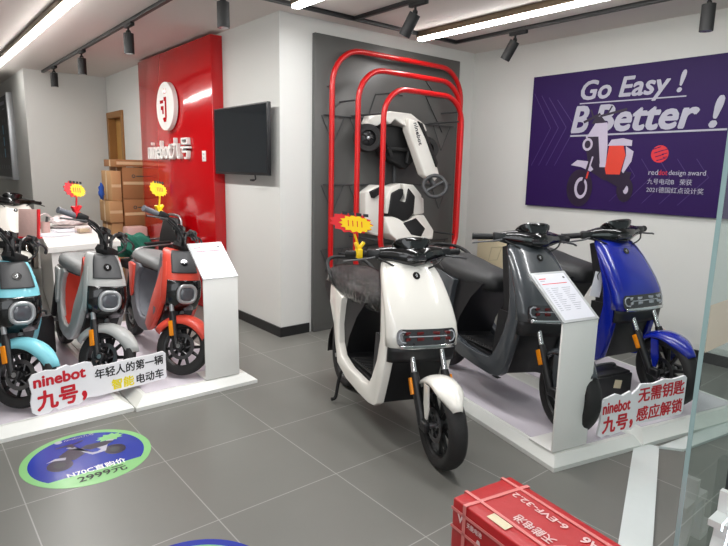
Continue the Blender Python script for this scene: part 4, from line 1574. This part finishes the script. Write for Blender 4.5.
# ------------------------------------------------------------------ reception desk and what lies on it
dk = thing('reception_desk', 'long white reception desk behind the small scooters', 'desk', (1.35, 6.3, 0))
iv = Matrix.Translation((-1.35, -6.3, 0))
b = NB()
dpoly = [(0.93, 5.20), (1.55, 5.37), (1.83, 7.31), (1.21, 7.40)]
prism(b, dpoly, 0.705, 0.75, 'xy')
bevel(b, 0.004)
build('top', b, M_white, dk, 30, iv)
b = NB()
prism(b, [(0.96, 5.235), (1.525, 5.39), (1.80, 7.28), (1.235, 7.37)], 0.0, 0.705, 'xy')
build('front_body', b, M_white, dk, 30, iv)

t = thing('sign_holder', 'red framed acrylic sign holder standing on the desk', 'sign holder', (0.99, 5.87, 0.75), R_(-48))
b = NB()
box(b, (-0.10, 0, 0.135), (0.20, 0.012, 0.265), Matrix.Rotation(R_(-6), 4, 'X'), bev=0.003)
build('panel', b, M_pink, t)
b = NB()
box(b, (0.0, 0, 0.135), (0.022, 0.022, 0.27), Matrix.Rotation(R_(-6), 4, 'X'), bev=0.003)
box(b, (-0.10, 0, 0.008), (0.22, 0.05, 0.016), bev=0.003)
build('frame', b, M_acryl, t)

t = thing('pen_cup', 'clear pen cup with a dark marker beside the red sign holder', 'pen cup', (1.13, 6.36, 0.75))
b = NB()
lathe(b, [(0.002, 0), (0.04, 0), (0.043, 0.11), (0.038, 0.11), (0.036, 0.006), (0.002, 0.006)], Matrix.Rotation(R_(90), 4, 'X') @ Matrix.Diagonal((1, 1, -1, 1)), 20, False)
build('cup', b, M_pink, t)
b = NB()
tube(b, [(0.0, 0.0, 0.01), (0.022, 0, 0.16)], 0.012, 10)
build('marker', b, M_charc, t)

t = thing('tablet', 'black tablet lying on the desk behind the papers', 'tablet', (1.30, 6.78, 0.75), R_(-35))
b = NB()
box(b, (0, 0, 0.006), (0.34, 0.16, 0.012), bev=0.004)
build('body', b, M_gloss, t)
b = NB()
box(b, (0, 0, 0.0125), (0.31, 0.135, 0.001))
build('screen', b, M_screen, t, 0)

for k, (x, y, a, lab) in enumerate(((1.12, 6.08, 20, 'white paper sheets fanned out at the front of the desk'), (1.30, 6.42, -8, 'white paper sheets next to the clear box on the desk'))):
    b = NB()
    for q in range(3):
        box(b, (q * .012, q * .01, .002 + q * .003), (.21, .297, .002), Matrix.Rotation(R_(q * 5), 4, 'Z'))
    o = build('paper_sheets', b, M_paper, None, 0)
    o.location = (x, y, 0.75)
    o.rotation_euler = (0, 0, R_(a))
    tag(o, lab, 'paper')

t = thing('card_box', 'small clear box of cards on the right of the desk', 'box', (1.43, 6.17, 0.75), R_(15))
b = NB()
for c, sz in (((0, 0, .004), (.13, .09, .008)), ((0, .043, .03), (.13, .004, .05)), ((0, -.043, .03), (.13, .004, .05)), ((.063, 0, .03), (.004, .09, .05)), ((-.063, 0, .03), (.004, .09, .05))):
    box(b, c, sz)
build('box', b, M_clear, t, 0)
b = NB()
box(b, (0, 0, .026), (.10, .065, .035), bev=.003)
build('cards', b, M_beige, t)

t = thing('plastic_bag', 'crumpled whitish plastic bag at the back of the desk', 'bag', (1.50, 7.05, 0.75), R_(10))
b = NB()
bmesh.ops.create_icosphere(b, subdivisions=4, radius=1.0)
rnd = random.Random(3)
for v_ in b.verts:
    n_ = v_.co.copy()
    k = 1 + .12 * math.sin(7 * n_.x + 3 * n_.z) * math.cos(6 * n_.y) + .06 * math.sin(17 * n_.x * n_.y + 9 * n_.z)
    v_.co = Vector((n_.x * .20 * k, n_.y * .13 * k, max(0.002, .055 + n_.z * .065 * k)))
build('bag', b, M_pbag, t, 60)
b = NB()
tube(b, smooth_path([(-.20, 0, .10), (-.26, -.02, .15), (-.30, 0, .12)]), [.02] * 0 or .018, 8, flat=.5)
build('handle', b, M_pbag, t, 60)

# ------------------------------------------------------------------ office chair with a cloth, cardboard boxes
ch = thing('office_chair', 'black office chair with grey armrests in front of the red panel', 'chair', (1.93, 5.85, 0), R_(4))
b = NB()
loft(b, [ring((x, 0, .46), (0, 1, 0), (0, 0, 1), hy, hz, 3.5, 22) for x, hy, hz in ((-.25, .16, .02), (-.235, .20, .035), (0, .225, .04), (.18, .22, .04), (.21, .19, .025))])
build('seat', b, M_blackm, ch, 60)
b = NB()
loft(b, [ring((.21 + (z - .5) * .22, 0, z), (0, 1, 0), (1, 0, 0), hy, hx, 3.2, 22) for z, hy, hx in ((.53, .14, .015), (.56, .18, .03), (.72, .20, .034), (.86, .18, .03), (.90, .13, .015))])
build('backrest', b, M_blackm, ch, 60)
b = NB()
pts = [(.225, -.17, .47), (.245, -.21, .60), (.285, -.22, .78), (.305, -.19, .90), (.312, -.10, .93), (.312, .10, .93), (.305, .19, .90), (.285, .22, .78), (.245, .21, .60), (.225, .17, .47)]
tube(b, smooth_path(pts), .014, 8)
build('back_frame', b, M_steel, ch, 60)
for s_ in (-1, 1):
    b = NB()
    tube(b, smooth_path([(.27, s_ * .24, .66), (.0, s_ * .25, .66), (-.20, s_ * .25, .64), (-.23, s_ * .25, .55), (-.20, s_ * .24, .20), (-.22, s_ * .24, .012), (.15, s_ * .24, .012), (.22, s_ * .22, .012)]), .013, 8)
    build('leg', b, M_steel, ch, 60)
    b = NB()
    box(b, (0.02, s_ * .25, .682), (.26, .05, .022), bev=.008)
    build('armrest', b, M_blackm, ch)
b = NB()
tube(b, [(.22, -.22, .013), (.22, .22, .013)], .012, 8)
build('stretcher', b, M_steel, ch, 60)

b = NB()
bmesh.ops.create_icosphere(b, subdivisions=4, radius=1.0)
for v_ in b.verts:
    n_ = v_.co.copy()
    k = 1 + .16 * math.sin(9 * n_.x + 5 * n_.z) + .10 * math.sin(13 * n_.y - 6 * n_.z)
    v_.co = Vector((n_.x * .17 * k, n_.y * .13 * k, .12 + n_.z * .12 * k))
o = build('green_cloth', b, M_green, None, 60)
o.location = (1.80, 5.80, 0.512)
tag(o, 'dark green cloth heaped on the office chair seat', 'cloth')


def carton(label, x0, x1, y0, y1, z0, z1, m, mark=False):
    t = thing('cardboard_box', label, 'box', ((x0 + x1) / 2, (y0 + y1) / 2, z0), 0, 'stacked cardboard boxes')
    sx, sy, sz = x1 - x0, y1 - y0, z1 - z0
    b = NB()
    box(b, (0, 0, sz / 2), (sx, sy, sz - .003), bev=.004)
    build('carton', b, m, t)
    b = NB()
    box(b, (0, -sy / 2 - .0008, sz * .5), (sx * .96, .001, .035))
    build('tape', b, M_tape, t, 0)
    b = NB()
    box(b, (-sx / 2 - .0008, 0, sz * .5), (.001, .05, sz * .96))
    build('tape', b, M_tape, t, 0)
    if mark:
        F = frame((-sx / 2, -sy / 2 - .0004, 0), (1, 0, 0), (0, 0, 1))
        flat_art('print', F, [(M_charc, circ(sx * .45, sz * .72, .022, 18)), (m, circ(sx * .45, sz * .72, .012, 14)), (M_charc, [(sx * .56, sz * .70), (sx * .85, sz * .70), (sx * .85, sz * .735), (sx * .56, sz * .735)])], t, .001, .0002)
    return t


YB = 7.22
carton('flat brown cardboard box lying topmost on the box stack', 2.08, 2.44, YB, YB + .5, 1.408, 1.495, M_cardb2)
carton('large cardboard box with a printed mark, upper one in the stack', 2.15, 2.44, YB + .01, YB + .46, 1.022, 1.405, M_cardb2, True)
carton('cardboard box with a printed mark, second in the stack below the large upper box', 2.15, 2.44, YB, YB + .45, 0.66, 1.02, M_cardb2, True)
carton('cardboard box next above the lowest one in the right hand stack', 2.14, 2.44, YB + .01, YB + .46, 0.33, 0.658, M_cardb2)
carton('lowest cardboard box of the right hand stack', 2.14, 2.44, YB, YB + .46, 0.0, 0.328, M_cardb)
carton('pale cardboard box topmost of the narrow left hand stack', 2.02, 2.135, YB + .02, YB + .42, 1.00, 1.36, M_cardb)
carton('pale cardboard box second from top of the narrow left hand stack', 1.98, 2.13, YB, YB + .42, 0.74, 0.998, M_cardb)
carton('pale cardboard box third from top of the narrow left hand stack', 2.0, 2.13, YB + .02, YB + .42, 0.40, 0.738, M_cardb)
carton('lowest pale cardboard box of the narrow left hand stack', 1.98, 2.13, YB, YB + .42, 0.0, 0.398, M_cardb)
t = thing('wrapped_parcel', 'pinkish wrapped parcel in front of the cardboard boxes', 'parcel', (2.22, 7.08, 0))
b = NB()
box(b, (0, 0, .35), (.24, .20, .70), bev=.02)
build('wrap', b, M_pink, t)
b = NB()
box(b, (0, 0, .55), (.244, .204, .03), bev=.002)
build('tape', b, M_tape, t)
b = NB()
bmesh.ops.create_icosphere(b, subdivisions=3, radius=1.0)
for v_ in b.verts:
    n_ = v_.co.copy()
    k = 1 + .18 * math.sin(8 * n_.z + 4 * n_.x)
    v_.co = Vector((n_.x * .032 * k, n_.y * .04 * k, n_.z * .10 * k))
o = build('blue_cloth', b, M_bluecl, None, 60)
o.location = (1.945, 7.40, 1.10)
tag(o, 'bright blue cloth hanging at the side of the box stack', 'cloth')

# ------------------------------------------------------------------ battery boxes and hang tag


def battery(label, x, y, z, rot, sx, sy, sz, sticker=True):
    t = thing('battery_box', label, 'battery box', (x, y, z), rot, 'black battery boxes')
    b = NB()
    box(b, (0, 0, sz / 2), (sx, sy, sz), bev=.008)
    box(b, (0, 0, sz + .006), (sx * .92, sy * .9, .012), bev=.004)
    build('case', b, M_black, t)
    b = NB()
    tube(b, smooth_path([(-sx * .3, 0, sz + .01), (-sx * .3, 0, sz + .045), (sx * .3, 0, sz + .045), (sx * .3, 0, sz + .01)]), .008, 8)
    build('handle', b, M_charc, t)
    if sticker:
        b = NB()
        box(b, (sx * .1, -sy / 2 - .001, sz * .72), (.06, .0015, .05), Matrix.Rotation(R_(12), 4, 'Y'))
        build('sticker', b, M_beige, t, 0)


battery('black battery box with a pale sticker in front of the blue scooter wheel', 3.20, 1.60, PH, R_(-14), .30, .17, .20)
battery('tall black battery box between the cyan and grey scooters', 0.72, 4.55, PH, R_(4), .17, .12, .27, False)

t = thing('hang_tag', 'white paper hang tag beside the blue scooter shield', 'tag', (3.41, 1.80, 0.855))
b = NB()
box(b, (0, 0, -.11), (.07, .002, .16), Matrix.Rotation(R_(-32), 4, 'Z') @ Matrix.Rotation(R_(10), 4, 'Y'))
build('card', b, M_foam, t, 0)
b = NB()
tube(b, smooth_path([(-.01, 0, -.05), (.0, -.02, .0), (.03, -.04, .03), (.06, -.06, .04)]), .003, 6)
tube(b, smooth_path([(-.01, 0, -.05), (.01, 0, -.10), (.03, -.01, -.08), (.03, -.02, -.03)]), .003, 6)
build('string', b, M_charc, t, 60)

# ------------------------------------------------------------------ red battery carton in front
BX = thing('battery_carton', 'red strapped cardboard carton with white lettering at the bottom of the photo', 'carton', (1.349, 1.145, 0), R_(-7.4))
L_, W_, H_ = .80, .268, .36
b = NB()
box(b, (W_ / 2, -L_ / 2, H_ / 2), (W_, L_, H_))
bmesh.ops.subdivide_edges(b, edges=b.edges[:], cuts=7, use_grid_fill=True)
rnd = random.Random(8)
for v_ in b.verts:
    if v_.co.z > .01:
        v_.co += Vector((rnd.uniform(-1, 1), rnd.uniform(-1, 1), rnd.uniform(-1, .6))) * .0016
bevel(b, .006, 2, 50)
build('carton', b, M_boxred, BX, 60)
for pts in ([(-.004, -.055), (W_ + .004, -.075)], [(-.004, -.44), (W_ + .004, -.46)]):
    b = NB()
    (xa, ya), (xb, yb) = pts
    prism(b, [(xa, ya), (xb, yb), (xb, yb - .014), (xa, ya - .014)], H_ + .001, H_ + .003, 'xy')
    box(b, (-.003, ya - .007, H_ / 2), (.002, .014, H_))
    box(b, (W_ + .003, yb - .007, H_ / 2), (.002, .014, H_))
    build('strap', b, M_strap, BX, 0)
for xa in (.055, .225):
    b = NB()
    prism(b, [(xa, .004), (xa + .012, .004), (xa + .012, -L_), (xa, -L_)], H_ + .001, H_ + .0035, 'xy')
    box(b, (xa + .006, .004, H_ / 2), (.012, .002, H_))
    build('strap', b, M_strap, BX, 0)
for z_ in (.325, .26):
    b = NB()
    box(b, (-.003, -L_ / 2, z_), (.002, L_, .010))
    build('strap', b, M_strap, BX, 0)
FT = frame((0, 0, H_ + .0015), (0, 1, 0), (-1, 0, 0))
letters('lettering', '6-EVF-32.2', FT, -.31, -.203, .22, .026, M_boxink, BX, .001, .0006, bold=.02)
letters('lettering', 'A6', FT, -.425, -.207, .06, .036, M_boxink, BX, .001, .0006, bold=.03)
letters('lettering', '天能电池', FT, -.335, -.118, .15, .040, M_boxink, BX, .001, .0006, bold=.02)
flat_art('triangle_mark', FT, [(M_boxink, [(-.385, -.085), (-.345, -.085), (-.365, -.12)]), (M_boxred, [(-.373, -.085), (-.357, -.085), (-.365, -.10)])], BX, .0012, .0003)
flat_art('pale_label', FT, [(M_beige, [(-.22, -.052), (-.14, -.052), (-.14, -.018), (-.22, -.018)])], BX, .0012)
FS = frame((-.0015, 0, 0), (0, -1, 0), (0, 0, 1))
letters('lettering', 'A6', FS, .10, .205, .105, .075, M_boxink, BX, .001, .0006, bold=.04)
letters('lettering', '天能电池', FS, .075, .292, .07, .020, M_boxink, BX, .001, .0006, bold=.02)
flat_art('triangle_mark', FS, [(M_boxink, [(.03, .318), (.058, .318), (.044, .288)]), (M_boxred, [(.039, .318), (.049, .318), (.044, .305)])], BX, .0012, .0003)

# ------------------------------------------------------------------ shop front glass with lit letters
gb = NB()
box(gb, (3.24, 0.572, 1.32), (3.106, 0.012, 2.63))
g = build('window_1', gb, M_glass, None, 0)
g['kind'] = 'structure'
ge = NB()
box(ge, (1.6865, 0.572, 1.32), (0.003, 0.012, 2.63))
M_edge = mat('glass_edge', rgb(150, 178, 178), 0.15, coat=0.5, noise=0.03)
build('glass_edge', ge, M_edge, g, 0)
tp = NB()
box(tp, (1.80, 0.5655, 1.02), (0.215, 0.001, 0.135))  # thin pale tan translucent square just in front of the pane
M_tint = bpy.data.materials.new('tan_translucent')
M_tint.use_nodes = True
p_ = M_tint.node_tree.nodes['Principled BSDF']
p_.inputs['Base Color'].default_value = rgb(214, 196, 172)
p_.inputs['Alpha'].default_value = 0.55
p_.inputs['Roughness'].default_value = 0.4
tag(build('glass_tan_square', tp, M_tint, None, 0), 'pale tan translucent square on the shop front glass', 'film')
mu = NB()
box(mu, (2.085, 0.55, 0.25), (0.05, 0.05, 0.50), bev=0.003)
m_ = build('trim_2', mu, M_charc, None, 0)
m_['kind'] = 'structure'
ls = thing('lit_letter', 'white lit channel letter standing at the shop front glass', 'sign letter', (1.795, 0.50, 0.235))
b = text_bm('九', .24, .25, .05)
b.transform(frame((0, 0.05, 0), (1, 0, 0), (0, 0, 1)))
build('letter_return', b, M_gradw, ls, 0)
b = text_bm('九', .24, .25, .004)
b.transform(frame((0.0, -0.0008, 0.0), (1, 0, 0), (0, 0, 1)))
build('lit_face', b, M_led, ls, 0)
